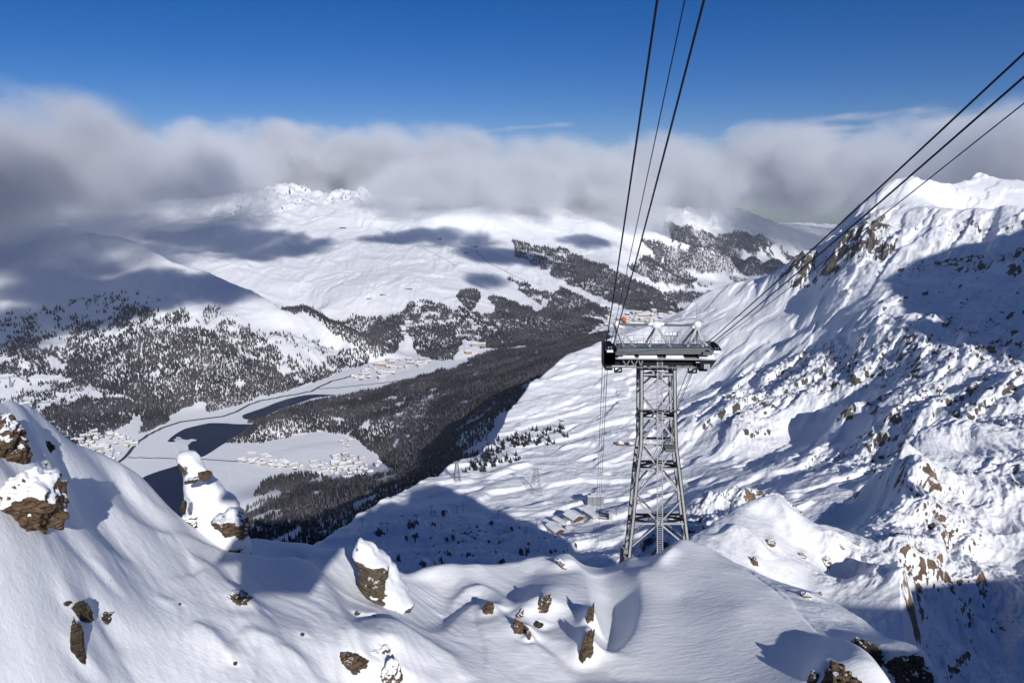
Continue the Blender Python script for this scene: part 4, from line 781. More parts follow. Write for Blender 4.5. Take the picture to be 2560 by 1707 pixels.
# ------------------------------------------------------------------ the lattice tower of the cable car
YT = 86.0
def tp(x, y, d=0.0):
    """a point of the tower's front plane seen at a photo pixel, moved d metres deeper along the tower's axis"""
    dx, dy, dz, h = ray(x, y); k = YT / dy; return Vector((dx * k, YT + d, dz * k))
M_PAINT = simple_mat("weathered_grey_paint", (.54, .54, .54), .6, .05, .4, .8, 1.1, (.28, .285, .28))
M_RIME = simple_mat("rime_snow", (.84, .86, .89), .85)
M_FASCIA = simple_mat("grey_green_panel", (.13, .15, .145), .6)
TB = tp(1648, 1385, 2.4); tw_ = tag(empty("lattice_tower", (TB.x, TB.y, TB.z + CZ)), "tall grey lattice cable car tower standing behind the snow crest, carrying six ropes", "tower")
def tb(mb, name, m, smooth=False, parent=tw_):
    o = mb.build(name, m, None, smooth); o.parent = parent
    me = o.data; off = TB if parent == tw_ else TB + Vector(parent.get("_off", (0, 0, 0)))
    me.transform(__import__("mathutils").Matrix.Translation(-TB)); return o
DEP = 2.6
LL_ = [(1604, 893), (1604, 1000), (1603, 1111), (1594, 1180), (1584, 1290), (1571, 1410)]; RL_ = [(1686, 893), (1687, 1000), (1690, 1111), (1700, 1190), (1712, 1290), (1726, 1410)]
leg_objs = []
for side, pl in ((0, LL_), (1, RL_)):
    for d in (0, DEP):
        m_ = MB()
        for a, b in zip(pl, pl[1:]): 
            A0, B0 = tp(*a, d), tp(*b, d); m_.beam(A0, B0, .35, .32, 0, (0, 1, 0))
            for o_ in (-.195, .195): m_.beam(A0 + Vector((o_, -.04, 0)), B0 + Vector((o_, -.04, 0)), .05, .4, 1, (0, 1, 0))
        o = tb(m_, "leg", [M_PAINT, M_DARK])
def lx(pl, y):
    return float(np.interp(y, [p[1] for p in pl], [p[0] for p in pl]))
LEGN = [897, 990, 1111, 1243, 1372]; CEN = [945, 1046, 1172, 1307]
for d in (0, DEP):
    for i, yc in enumerate(CEN):
        for pl in (LL_, RL_):
            for yl in (LEGN[i] + 3, LEGN[i + 1] - 4):
                tb(MB().beam(tp(lx(pl, yl), yl, d), tp(1648, yc, d), .2, .2, 0, (0, 1, 0)), "brace", M_PAINT if d == 0 else M_STEEL)
for i, yc in enumerate(CEN):
    for s_, pl in ((0, LL_), (1, RL_)):
        for yl in (LEGN[i] + 3, LEGN[i + 1] - 4): pass
        tb(MB().beam(tp(lx(pl, LEGN[i] + 6), LEGN[i] + 6, 0), tp(lx(pl, LEGN[i + 1] - 6), LEGN[i + 1] - 6, DEP), .16, .16, 0, (1, 0, 0)), "side_brace", M_STEEL)
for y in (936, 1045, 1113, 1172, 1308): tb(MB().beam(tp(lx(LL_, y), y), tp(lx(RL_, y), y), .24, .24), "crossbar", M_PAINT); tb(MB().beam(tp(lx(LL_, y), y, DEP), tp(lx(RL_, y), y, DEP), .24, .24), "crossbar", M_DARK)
for y in (943, 1047, 1174, 1309):
    a, b, c, d_ = tp(lx(LL_, y), y), tp(lx(RL_, y), y), tp(lx(RL_, y), y, DEP), tp(lx(LL_, y), y, DEP); c0 = (a + b + c + d_) / 4; m_ = MB()
    for p, q in ((a, d_), (b, c), ((a + b) / 2, (a + d_) / 2), ((a + b) / 2, (b + c) / 2), ((c + d_) / 2, (a + d_) / 2), ((c + d_) / 2, (b + c) / 2)): m_.beam(p, q, .22, .26)
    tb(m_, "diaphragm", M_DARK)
# ladder
m_ = MB()
for x in (1641, 1653.5): m_.beam(tp(x, 862, -.55), tp(x + (1 if x > 1650 else 0), 1385, -.55), .11, .11, 0, (0, 1, 0))
y = 864.0
while y < 1384: m_.beam(tp(1641, y, -.55), tp(1653.8, y, -.55), .07, .07); y += 5.9 - (y - 864) * .0012
for y in range(900, 1380, 60): m_.beam(tp(1647, y, -.55), tp(1647, y, .1), .07, .07)
tb(m_, "ladder", M_PAINT)
# rope catcher hoop and bracket
m_ = MB(); pts = [tp(1700 + 0, 1031, -.2), tp(1698, 1021, -.9), tp(1675, 1016, -1.5), tp(1648, 1013.5, -1.7), tp(1622, 1015, -1.5), tp(1598, 1019, -.9), tp(1592, 1024, -.3), tp(1588, 1040, 0), tp(1595, 1046, 0), tp(1600, 1044, .1)]
m_.tube(pts, .085, 6); m_.tube([tp(1594, 1020, -.5), tp(1606, 1020, .2)], .08, 6); m_.tube([tp(1686, 1021, .2), tp(1700, 1022, -.6), tp(1695, 1036, 0)], .085, 6); tb(m_, "rope_hoop", M_STEEL)
# work cage
m_ = MB(); m_.beam(tp(1657, 1114, -.9), tp(1683, 1114, -.9), 1.5, .5)
for y in (1086, 1093, 1100, 1106): m_.tube([tp(1658, y, -1.5), tp(1683, y, -1.5)], .035, 5); m_.tube([tp(1658, y, .2), tp(1683, y, .2)], .035, 5)
for x in (1658, 1666, 1675, 1683): m_.tube([tp(x, 1086, -1.5), tp(x, 1115, -1.5)], .03, 5); m_.tube([tp(x, 1086, .2), tp(x, 1115, .2)], .03, 5)
tb(m_, "work_cage", M_FASCIA)
# head girder
H0 = -1.2
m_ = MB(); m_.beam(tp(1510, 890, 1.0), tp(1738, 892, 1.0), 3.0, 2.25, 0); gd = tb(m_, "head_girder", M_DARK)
m_ = MB()
for a, b in ((1510, 1536), (1739, 1777)): m_.beam(tp(a, 890, 1.0), tp(b, 890, 1.0), 3.3, 1.9 if a < 1600 else 1.2); tb(m_, "girder_end", M_DARK)
m_ = MB(); m_.beam(tp(1534, 887, -1.5), tp(1781, 889.5, -1.5), .8, .14); tb(m_, "girder_flange", M_PAINT)
for x0, x1 in ((1539, 1583), (1589, 1638), (1656, 1703), (1738, 1779)):
    m_ = MB(); m_.prism([tp(x0, 886.3, -1.9), tp(x1, 887 + (x1 - 1534) * .008, -1.9), tp(x1 - 3, 879, -1.3), tp(x0 + 6, 879, -1.3)], (0, 0, 0), (0, .5, 0)); tb(m_, "snow_cover", M_RIME)
m_ = MB()
for a, b in ((1552, 1572), (1572, 1592), (1592, 1604)): 
    m_.beam(tp(a, 890, -1.12), tp((a + b) / 2, 909, -1.12), .16, .16); m_.beam(tp((a + b) / 2, 909, -1.12), tp(b, 890, -1.12), .16, .16)
m_.beam(tp(1512, 911, -1.2), tp(1735, 912.5, -1.2), .25, .12); tb(m_, "girder_truss", M_STEEL)
m_ = MB(); m_.beam(tp(1510, 862, .9), tp(1510, 918, .9), .12, 2.6, 0, (0, 1, 0)); tb(m_, "end_plate", M_DARK)
# deck, fascia, railing
m_ = MB(); m_.beam(tp(1536, 869.5, -2.0), tp(1752, 869.5, -2.0), .12, .62); m_.beam(tp(1532, 872.5, -2.2), tp(1558, 872.5, -2.2), .5, .35); m_.beam(tp(1745, 872.5, -2.2), tp(1767, 872.5, -2.2), .5, .4); tb(m_, "fascia", M_FASCIA)
m_ = MB(); m_.beam(tp(1538, 863.6, -.6), tp(1765, 864, -.6), 2.6, .12); tb(m_, "deck", M_STEEL)
m_ = MB()
for dd in (-1.9, .7):
    for y in (841.5, 848, 855): m_.tube([tp(1541, y, dd), tp(1765, y + 1, dd)], .028, 5)
    for x in (1541, 1562, 1587, 1612, 1638, 1656, 1682, 1708, 1737, 1764): m_.tube([tp(x, 841.5, dd), tp(x, 864, dd)], .03, 5)
for x in (1541, 1764):
    for y in (841.5, 848, 855): m_.tube([tp(x, y, -1.9), tp(x, y, .7)], .028, 5)
tb(m_, "railing", M_STEEL)
# upper frame
for d in (-1.2, .9):
    m_ = MB()
    for a, b in (((1545, 818), (1584, 862)), ((1642, 818), (1618, 862)), ((1645, 820), (1672, 862)), ((1744, 816), (1712, 862)), ((1542, 815), (1557, 862)), ((1744, 816), (1751, 862))): tb(MB().beam(tp(*a, d * .15 + .3), tp(*b, d), .26, .26, 0, (0, 1, 0)), "strut", M_PAINT)
m_ = MB(); tb(MB().beam(tp(1540, 806, .3), tp(1539, 864, .3), .2, .2, 0, (0, 1, 0)), "post", M_PAINT); tb(MB().beam(tp(1744, 796, .3), tp(1745, 864, .3), .2, .2, 0, (0, 1, 0)), "post", M_PAINT)
m_ = MB(); m_.beam(tp(1546, 812, .3), tp(1640, 813, .3), .3, .34); m_.beam(tp(1646, 813, .3), tp(1740, 814, .3), .3, .34); tb(m_, "top_chord", M_FASCIA)
def lump(c, r, sx=1.0, seed=0, sub=2):
    bm = __import__("bmesh").new(); __import__("bmesh").ops.create_icosphere(bm, subdivisions=sub, radius=1.0); from mathutils import noise as mn
    V = []; 
    for v in bm.verts:
        k = 1 + .35 * mn.noise(v.co * 1.3 + Vector((seed, 0, 0))); V.append(Vector((v.co.x * r * sx, v.co.y * r, v.co.z * r)) * k + Vector(c))
    Fc = [tuple(v.index for v in f.verts) for f in bm.faces]; bm.free(); return V, Fc
m_ = MB()
for i, (x, y, r, sx) in enumerate([(1543, 812, .42, 1), (1552, 817, .25, 1.4), (1642, 814, .5, 1.3), (1632, 811, .28, 2.5), (1655, 811, .25, 2), (1744, 813, .5, 1.1), (1736, 818, .3, 1.2), (1590, 809.5, .14, 9), (1690, 811, .14, 9)]): m_.add(*lump(tp(x, y, .3), r, sx, i * 3.1))
tb(m_, "rime_cap", M_RIME, True)
m_ = MB(); m_.tube([tp(1545, 798, .3), tp(1575, 801, .3), (tp(1610, 805, .3)), tp(1640, 808.5, .3), tp(1670, 806, .3), tp(1705, 801, .3), tp(1735, 797.5, .3), tp(1750, 800, .3), tp(1762, 808, .3)], .06, 5); tb(m_, "arched_pipe", M_STEEL)
m_ = MB(); m_.tube([tp(1744, 800, .3), tp(1744, 790, .3), tp(1744, 758, .3)], [.06, .04, .015], 5); m_.tube([tp(1748, 816, .3), tp(1773, 816, .3)], .03, 5)
for x in (1755, 1760, 1766, 1772): m_.tube([tp(x, 811, .3), tp(x, 820, .3)], .02, 4)
tb(m_, "antenna", M_STEEL)
for x in (1669, 1679, 1688): tb(MB().beam(tp(x - 3.6, 836, .6), tp(x + 3.6, 836, .6), .35, .36), "warning_light", M_RIME)
tb(MB().beam(tp(1697, 838.5, .6), tp(1707, 838.5, .6), .4, .5), "control_box", M_PAINT)
m_ = MB(); m_.tube([tp(1663, 843, .6), tp(1712, 843, .6)], .04, 5)
for x in (1669, 1679, 1688, 1702): m_.tube([tp(x, 838, .6), tp(x, 862, .6)], .03, 5)
tb(m_, "light_rack", M_STEEL)
# saddles and hangers
for x0, x1, yy in ((1512, 1528, 864), (1773, 1790, 866)):
    m_ = MB(); m_.prism([tp(x0, yy + 7, -2.0), tp(x1, yy + 7, -2.0), tp(x1 - 2, yy - 5, -2.0), tp(x0 + 2, yy - 5, -2.0)], (0, 0, 0), (0, 2.8, 0)); tb(m_, "saddle_block", M_RIME)
    for o_ in (-3, 0, 3): tb(MB().tube([tp((x0 + x1) / 2 + o_ * 2.2, yy - 3, -2.2), tp((x0 + x1) / 2 + o_ * 2.2, yy - 6, -.9), tp((x0 + x1) / 2 + o_ * 2.2, yy - 6, .4), tp((x0 + x1) / 2 + o_ * 2.2, yy - 3, 1.6)], .16, 6), "rope_saddle", M_DARK)
m_ = MB()
for x0, x1, y0, y1 in ((1534, 1551, 912, 925), (1717, 1737, 914, 927)):
    for a, b in (((x0, y0), (x0, y1)), ((x1, y0), (x1, y1)), ((x0, y1), (x1, y1)), ((x0, y1), (x1, y0 + 2))): m_.beam(tp(*a, -.8), tp(*b, -.8), .14, .3, 0, (0, 1, 0))
for x0, x1, y0, y1 in ((1510, 1528, 911, 919), (1742, 1762, 914, 921)): m_.beam(tp(x0, (y0 + y1) / 2, 0), tp(x1, (y0 + y1) / 2, 0), 2.6, .4)
tb(m_, "hanger_bracket", M_DARK)
m_ = MB(); m_.prism([tp(1741, 891, -1.9), tp(1781, 891, -1.9), tp(1765, 912, -1.9), tp(1741, 912, -1.9)], (0, 0, 0), (0, .3, 0)); m_.prism([tp(1749, 900, -2.0), tp(1764, 900, -2.0), tp(1764, 911, -2.0), tp(1749, 911, -2.0)], (0, -.1, 0), (0, .1, 0), 1); tb(m_, "service_hatch", [M_DARK, M_PAINT])
# ---- ropes
M_ROPE = simple_mat("wire_rope", (.03, .03, .035), .5, .5)
def rope(x0, y0, d0, x1, y1, r, lab, Yn=35.0, sag=.25):
    A0 = tp(x1, y1, d0); dx, dy, dz, h = ray(x0, y0); N0 = Vector((dx * Yn / dy, Yn, dz * Yn / dy)); E = N0 + (N0 - A0) * .9
    pts = []
    for i in range(25):
        t = i / 24; p = A0.lerp(E, t); u = (p - A0).length / (N0 - A0).length; p.z -= sag * 4 * u * (1 - u) if u < 1 else 0; pts.append(p + Vector((0, 0, CZ)))
    o = MB().tube(pts, r, 6).build("wire_rope", M_ROPE, None, True); return tag(o, lab, "cable", "ropes of the cable car above the tower")
rope(1643, 0, 0, 1516, 856, .068, "thick rope leaving the top of the picture furthest left")
rope(1712, 0, 0, 1527, 858, .034, "thin middle rope of the left trio, carrying the orange ball")
rope(1760, 0, 0, 1534, 858, .068, "thick rope leaving the top of the picture furthest right")
rope(2560, 133, 0, 1768, 857, .062, "uppermost of the three ropes rising to the right edge")
rope(2560, 192, 0, 1780, 858, .062, "middle one of the three ropes rising to the right edge")
rope(2560, 258, 0, 1787, 859, .034, "lowest and thinnest of the three ropes rising to the right edge")
M_BALL = simple_mat("orange_ball", (.75, .13, .03), .5, col2=(.6, .09, .02), noise=.4, nscale=3)
bp_ = tp(1541, 775, -6); o = MB().add(*lump((0, 0, 0), .33, 1, 0, 3)).build("marker_ball", M_BALL, None, True)
me = o.data
for v in me.vertices: v.co = v.co.normalized() * .33
o.location = (bp_.x, bp_.y, bp_.z + CZ); tag(o, "orange warning ball clamped on the thin rope above the tower's left end", "marker ball")
Q0 = FAR.hit(1497, 1288)
def lower(x0, y0, ex, sag, r, lab):
    A0 = tp(x0, y0, 2.0); B0 = Vector(Q0) + Vector((ex, 0, 9)); pts = []
    for i in range(60):
        t = (i / 59) ** 1.7; p = A0.lerp(B0, t); p.z -= sag * 4 * t * (1 - t); pts.append(p + Vector((0, 0, CZ)))
    rr_ = [r * (1 + 5 * (i / 59) ** 1.7) for i in range(60)]
    return tag(MB().tube(pts, r, 5).build("wire_rope", M_ROPE, None, True), lab, "cable", "ropes running down to the middle station")
for k, (x, yy) in enumerate(((1511, 920), (1518, 920), (1524, 920))): lower(x, yy, -6 + k * 3, 44, (.05, .035, .05)[k], ("leftmost", "middle and thinnest", "rightmost")[k] + " of the ropes dropping from the tower's left arm to the station")
for k, (x, yy) in enumerate(((1734, 926), (1745, 922), (1749, 922))): lower(x, yy, 8 + k * 3, 44, (.05, .035, .05)[k], ("leftmost", "middle and thinnest", "rightmost")[k] + " of the ropes dropping from the tower's right arm behind the legs")

for pl in (LL_, RL_):
    for d in (0, DEP):
        p = tp(lx(pl, 1400), 1400, d); z_ = G2.height(p.x, p.y); tb(MB().box(p.x - .7, p.x + .7, p.y - .7, p.y + .7, min(z_, p.z) - 2, max(p.z, z_) + .5), "footing", M_CONC)
# ------------------------------------------------------------------ boulders, outcrops and the snow pillar
import bmesh
from mathutils import noise as mn, Matrix
def rock_material(name, lo, hi, thr, edge=.10, nscale=1.3, strat=0.0):
    m, n, b = mat(name); geo = N(n, "ShaderNodeNewGeometry"); P = geo.outputs['Position']; sep = N(n, "ShaderNodeSeparateXYZ"); n.links.new(geo.outputs['Normal'], sep.inputs[0])
    a = snoise(n, P, nscale, 6, .62, .4); a2 = snoise(n, P, nscale * .33, 3, .5)
    f = math_(n, 'ADD', math_(n, 'MULTIPLY', sep.outputs[2], .95), math_(n, 'MULTIPLY', math_(n, 'SUBTRACT', a, .5), 1.9)); f = math_(n, 'ADD', f, math_(n, 'MULTIPLY', math_(n, 'SUBTRACT', a2, .5), 1.6))
    f = math_(n, 'DIVIDE', math_(n, 'SUBTRACT', f, thr), edge, clamp=True)
    mp = N(n, "ShaderNodeMapping"); mp.inputs['Rotation'].default_value = (.5, .3, .4); mp.inputs['Scale'].default_value = (1, 1, 4); n.links.new(P, mp.inputs[0])
    c1 = snoise(n, mp.outputs[0], 1.6, 8, .75); cr = N(n, "ShaderNodeValToRGB"); n.links.new(c1, cr.inputs[0]); e = cr.color_ramp.elements
    e[0].position = .30; e[0].color = (*[v * .35 for v in lo], 1); e[1].position = .66; e[1].color = (*hi, 1); k = e.new(.46); k.color = (*lo, 1)
    vo = N(n, "ShaderNodeTexVoronoi", feature='DISTANCE_TO_EDGE'); vo.inputs['Scale'].default_value = 1.1; mx = N(n, "ShaderNodeVectorMath", operation='ADD'); n.links.new(mp.outputs[0], mx.inputs[0])
    nn = N(n, "ShaderNodeTexNoise"); nn.inputs['Scale'].default_value = 1.4; n.links.new(P, nn.inputs['Vector']); n.links.new(nn.outputs['Color'], mx.inputs[1]); n.links.new(mx.outputs[0], vo.inputs['Vector'])
    ck = math_(n, 'MULTIPLY', vo.outputs['Distance'], 22, clamp=True); rc_ = mix_(n, ck, (.045, .035, .025, 1), cr.outputs[0])
    n.links.new(mix_(n, f, rc_, (.86, .875, .9, 1)), b.inputs['Base Color']); b.inputs['Roughness'].default_value = .85; b.inputs['Specular IOR Level'].default_value = .15
    hb = math_(n, 'MULTIPLY', math_(n, 'ADD', c1, math_(n, 'MULTIPLY', ck, .35)), math_(n, 'SUBTRACT', 1.0, math_(n, 'MULTIPLY', f, .93))); hb = math_(n, 'ADD', hb, math_(n, 'MULTIPLY', f, .55)); bp = N(n, "ShaderNodeBump"); bp.inputs['Strength'].default_value = 1.0; bp.inputs['Distance'].default_value = .35
    n.links.new(hb, bp.inputs['Height']); n.links.new(bp.outputs[0], b.inputs['Normal']); return m
MR_BR = rock_material("brown_rock", (.19, .125, .075), (.38, .26, .17), .45); MR_DK = rock_material("dark_rock", (.085, .07, .05), (.19, .15, .10), .85)
MR_SN = rock_material("snowed_rock", (.14, .10, .065), (.26, .19, .13), .05); MR_BARE = rock_material("bare_brown_rock", (.16, .11, .068), (.32, .225, .145), .98)
def rock_mesh(seed, sub=5, ang=.55, fine=.16):
    bm = bmesh.new(); bmesh.ops.create_icosphere(bm, subdivisions=sub, radius=1.0); rs = random.Random(seed); o = Vector((rs.uniform(-50, 50), rs.uniform(-50, 50), rs.uniform(-50, 50)))
    pl = []
    for _ in range(13):
        d = Vector((rs.gauss(0, 1), rs.gauss(0, 1), rs.gauss(0, 1))).normalized(); pl.append((d, rs.uniform(.62, .95)))
    V = []
    for v in bm.verts:
        p = v.co.normalized(); r = 1.0
        for d, h in pl:
            c = p.dot(d)
            if c > .05: r = min(r, h / c)
        r = r * (1 + ang * .5 * mn.fractal(p * 1.4 + o, 1.0, 2.0, 3) + fine * mn.fractal(p * 5 + o, .9, 2.0, 4)); V.append(p * r)
    Fc = [tuple(v.index for v in f.verts) for f in bm.faces]; bm.free(); return V, Fc
SPEC = []
def boulder(x, y, w, h, m, lab, seed, rot=0, dep=.7, sink=.25, sheet=None, name="boulder", cat="rock", sub=5, lift=0.0, grp=None, drift=None):
    """x, y the middle of the foot; w, h the size it shows in the photograph"""
    sh_ = sheet or G1; G = sh_.hit(x, y)
    if G is None: return
    dist = math.sqrt(G[0] ** 2 + G[1] ** 2 + G[2] ** 2); k = dist / F * (1.12 if max(w, h) < 90 else .95); sp = (G, w * k, h * k * 1.15, m, lab, seed, rot, dep, sink, name, cat, sub, sh_, (.5 if max(w, h) < 90 else .3) if drift is None else drift)
    SPEC.append(sp)
    if sh_ is FAR: put_rock(sp)
def drift_snow():
    """snow banked up behind each rock, so that only its lee face is bare"""
    for G, W_, H_, m, lab, seed, rot, dep, sink, name, cat, sub, sh_, dr in SPEC:
        if sh_ is FAR: continue
        a = math.atan2(G[0], G[1]); fx_, fy_ = math.sin(a), math.cos(a); dx_ = sh_.X - G[0]; dy_ = sh_.Y - G[1]
        c, s_ = abs(math.cos(R(rot))), abs(math.sin(R(rot))); We = W_ * c + H_ * s_; He = H_ * c + W_ * s_
        u = dx_ * fy_ - dy_ * fx_ - .25 * We; v = dx_ * fx_ + dy_ * fy_ - .30 * max(We, .6)
        su = .55 * We + .25; sv = np.where(v > 0, 1.5 * We + .8, .30 * We + .12)
        sh_.Z = sh_.Z + dr * He * (1 - sink) * np.exp(-(u / su) ** 2 - (v / sv) ** 2)
        t = (dx_ * fx_ + dy_ * fy_ + .55 * We); sh_.Z = sh_.Z - .12 * min(He, 1.2) * np.exp(-((dx_ * fy_ - dy_ * fx_) / (.6 * We + .1)) ** 2 - (t / (.3 * We + .15)) ** 2)
def put_rock(sp):
    G, W_, H_, m, lab, seed, rot, dep, sink, name, cat, sub, sh_, dr = sp
    V, Fc = rock_mesh(seed, sub); c, s_ = math.cos(R(rot)), math.sin(R(rot)); o = MB(); Q_ = []
    for v in V:
        X_, Z_ = v.x * W_ / 2, v.z * H_ / 2; Q_.append((X_ * c + Z_ * s_, v.y * (W_ * abs(c) + H_ * abs(s_)) / 2 * dep, -X_ * s_ + Z_ * c + (H_ * abs(c) + W_ * abs(s_)) * (.5 - sink)))
    o.add(Q_, Fc); a = math.atan2(G[0], G[1]); ob = o.build(name, m, None, True); ob.location = (G[0], G[1], G[2] + CZ); ob.rotation_euler = (0, 0, -a)
    return tag(ob, lab, cat)
boulder(14, 1158, 96, 108, MR_BR, "big brown boulder with a snowy top cut off by the left edge", 3, rot=8, sink=.2)
boulder(118, 1142, 34, 26, MR_DK, "small dark rock lodged in the snow right of the topmost boulder", 5, rot=25, sink=.15)
boulder(102, 1190, 24, 38, MR_BR, "slim brown rock under a snow tail below the topmost boulder", 6, rot=10, sink=.3)
boulder(88, 1330, 132, 150, rock_material("plastered_rock", (.19, .125, .075), (.38, .26, .17), .22, nscale=.7), "large boulder plastered with snow patches in a wind hollow at left", 11, rot=-28, sink=.18)
boulder(598, 1502, 48, 22, MR_BARE, "flat brown rock at the corner of the station's shadow", 13, rot=12, sink=.35)
boulder(198, 1640, 26, 125, MR_DK, "long dark rock spike narrowing downwards in the lower left snow", 17, rot=4, sink=.42, dep=.5)
boulder(196, 1540, 40, 50, MR_DK, "blunt dark rock head above the long spike", 18, rot=-10, sink=.5, dep=.5)
boulder(258, 1555, 36, 22, MR_DK, "dark green-grey rock wedge right of the long spike", 19, rot=-22, sink=.4)
boulder(264, 1482, 12, 32, MR_BARE, "narrow brown rock sliver high in the lower left snow", 20, rot=28, sink=.4, dep=.5)
boulder(163, 1512, 18, 9, MR_BARE, "tiny brown rock left of the spike's head", 21, rot=25, sink=.4)
boulder(447, 1512, 8, 5, MR_DK, "pebble-like rock at the tip of a snow tail left of the shadow", 22, sink=.3); boulder(588, 1660, 8, 8, MR_DK, "pebble-like rock ending the long snow tail in the bottom snow", 23, sink=.3)
boulder(756, 1590, 9, 8, MR_DK, "lone tiny rock on the bright snow below the shadow", 24, sink=.3)
boulder(891, 1540, 18, 14, MR_DK, "little rock at the foot of the pinnacle, left one of two", 25, sink=.3); boulder(931, 1552, 20, 18, MR_DK, "little rock at the foot of the pinnacle, right one of two", 26, sink=.3)
boulder(884, 1662, 58, 34, MR_BARE, "slanting brown slab at the bottom edge, left of its bigger neighbour", 27, rot=32, sink=.42, dep=.6)
boulder(948, 1650, 62, 60, MR_BR, "rounded brown rock with snow specks in the bottom snow", 28, rot=40, sink=.4, dep=.6)
boulder(975, 1706, 46, 60, MR_BR, "dark veined rock cut by the bottom edge under the rounded brown rock", 29, rot=15, sink=.35, dep=.6)
boulder(1222, 1528, 26, 24, MR_BARE, "small ochre rock left of the split outcrop", 31, rot=25, sink=.4, dep=.6); boulder(1250, 1528, 12, 18, MR_BARE, "thin reddish rock between the ochre rock and the split outcrop", 32, rot=25, sink=.4, dep=.6)
boulder(1291, 1510, 9, 8, MR_BARE, "round brown stone just above the split outcrop", 33, sink=.3)
boulder(1343, 1545, 34, 72, MR_BARE, "upright brown blade of the split outcrop on the snow dome", 34, rot=32, sink=.38, dep=.5)
boulder(1306, 1550, 34, 30, MR_BR, "left wedge of the split outcrop on the snow dome", 35, rot=40, sink=.4, dep=.6)
boulder(1302, 1574, 44, 20, MR_BARE, "low slanting slab beneath the split outcrop", 36, rot=38, sink=.4, dep=.6); boulder(1346, 1568, 22, 18, MR_DK, "dark rock knob at the lower right of the split outcrop", 37, rot=-30, sink=.35)
boulder(1322, 1598, 10, 26, MR_BR, "thin rock tip hanging below the split outcrop", 38, sink=.3, dep=.5)
boulder(1473, 1570, 17, 85, MR_BARE, "upper part of the long brown rock fin along the snow dome's rim", 39, rot=4, sink=.42, dep=.7)
boulder(1464, 1640, 26, 84, MR_BARE, "lower part of the long brown rock fin beside the blue hollow", 40, rot=12, sink=.42, dep=.7)
boulder(1408, 1418, 40, 14, MR_BR, "rock edge under the snow lip on the crest left of the tower", 41, rot=40, sink=.4, dep=.6)
boulder(2105, 1720, 110, 90, MR_BARE, "big brown rock at the bottom edge under the right snow shoulder", 42, rot=25, sink=.55, dep=.7, drift=.85)
boulder(2035, 1712, 24, 44, MR_DK, "small jagged rock left of the big brown rock at the bottom edge", 43, sink=.35, dep=.6)
for k, (x, y, w, h, rot, lab) in enumerate([(2175, 1660, 95, 60, 42, "dark striped outcrop under the snow cap in the lower right"), (2265, 1700, 80, 70, 10, "dark rock face beneath the rounded snow cap at the bottom right"),
        (1927, 1365, 16, 20, 20, "small brown rock on the sunlit spur right of the tower"), (1886, 1412, 14, 26, -10, "brown rock set in the sharp white snow corner"), (2017, 1493, 26, 16, 20, "brown rock on the lip above the big snow shoulder"), (2049, 1488, 9, 12, 10, "little brown rock right of the lip rock"),
        (2096, 1370, 20, 14, 10, "dark brown rock on the spur's slope, upper of two near ones"), (2064, 1412, 24, 28, 30, "dark mossy rock in the middle of the spur's slope"), (2006, 1392, 14, 12, 0, "small dark rock left of the mossy rock"), (2142, 1362, 10, 8, 0, "tiny dark rock near the notch of the ridge")]):
    boulder(x, y, w, h, MR_DK if k < 2 else MR_BR, lab, 60 + k, rot=rot, sink=.4, dep=.6, sheet=G2, drift=.5)
drift_snow()
for sp in SPEC:
    if sp[12] is not FAR: put_rock(sp)
SPEC.clear(); G1.mesh("summit_snowfield", M_NEAR, ROCK1); G2.mesh("rock_ridge", M_RIDGE, ROCK2)
# pinnacle and pillar: silhouettes given as centre line and half width, lofted as solid rocks under snow
def loft(name, prof, Yd, depth, m, lab, cat, seed, bulge=.0, amp=.22):
    """prof rows: photo y, left x, right x; the solid stands Yd metres ahead and is `depth` deep"""
    V = []; Fc = []; n = 40; rows = []; ys = np.linspace(prof[0][0], prof[-1][0], 46)
    L_ = np.interp(ys, [p[0] for p in prof], [p[1] for p in prof]); R_ = np.interp(ys, [p[0] for p in prof], [p[2] for p in prof])
    for i, y in enumerate(ys):
        t = i / (len(ys) - 1); ring = []
        dl = ray(L_[i], y); dr_ = ray(R_[i], y); A0 = Vector((dl[0], dl[1], dl[2])) * (Yd / dl[1]); B0 = Vector((dr_[0], dr_[1], dr_[2])) * (Yd / dr_[1]); c = (A0 + B0) / 2; hw = (B0 - A0).length / 2
        dd = depth * (.25 + .75 * min(1, t * 2.2)) 
        for j in range(n):
            a = 2 * math.pi * j / n; p = c + Vector((math.cos(a) * hw, math.sin(a) * dd / 2 - (1 - t) * 0, 0))
            q = p * .5 + Vector((seed, seed, 0)); p += Vector((math.cos(a), math.sin(a), .3)) * amp * mn.fractal(q * .8, .9, 2.0, 4) * min(1, .3 + hw); ring.append(p)
        rows.append(ring)
    top = sum(rows[0], Vector()) / n + Vector((0, 0, .15)); base = rows[-1][0] * 0
    for r_ in rows: V += r_
    for i in range(len(rows) - 1):
        for j in range(n): Fc.append((i * n + j, (i + 1) * n + j, (i + 1) * n + (j + 1) % n, i * n + (j + 1) % n))
    V.append(top); Fc += [(len(V) - 1, j, (j + 1) % n) for j in range(n)]
    o = MB().add([(v.x, v.y, v.z + CZ) for v in V], Fc).build(name, m, None, True); return tag(o, lab, cat)
M_PIL = rock_material("pillar_snow_and_rock", (.17, .12, .07), (.30, .22, .14), -.16, nscale=.7)
PIL = loft("rock_pillar", [(1133, 452, 482), (1140, 449, 492), (1150, 448, 502), (1168, 450, 520), (1190, 456, 532), (1215, 462, 548), (1235, 465, 568), (1250, 467, 588), (1270, 463, 602), (1290, 459, 608), (1310, 462, 612), (1330, 470, 614), (1352, 480, 615), (1400, 490, 620)], 51.0, 3.4, M_PIL, "tall snow-covered rock pillar standing before the dark lake at left", "rock pillar", 4.0, amp=.42)
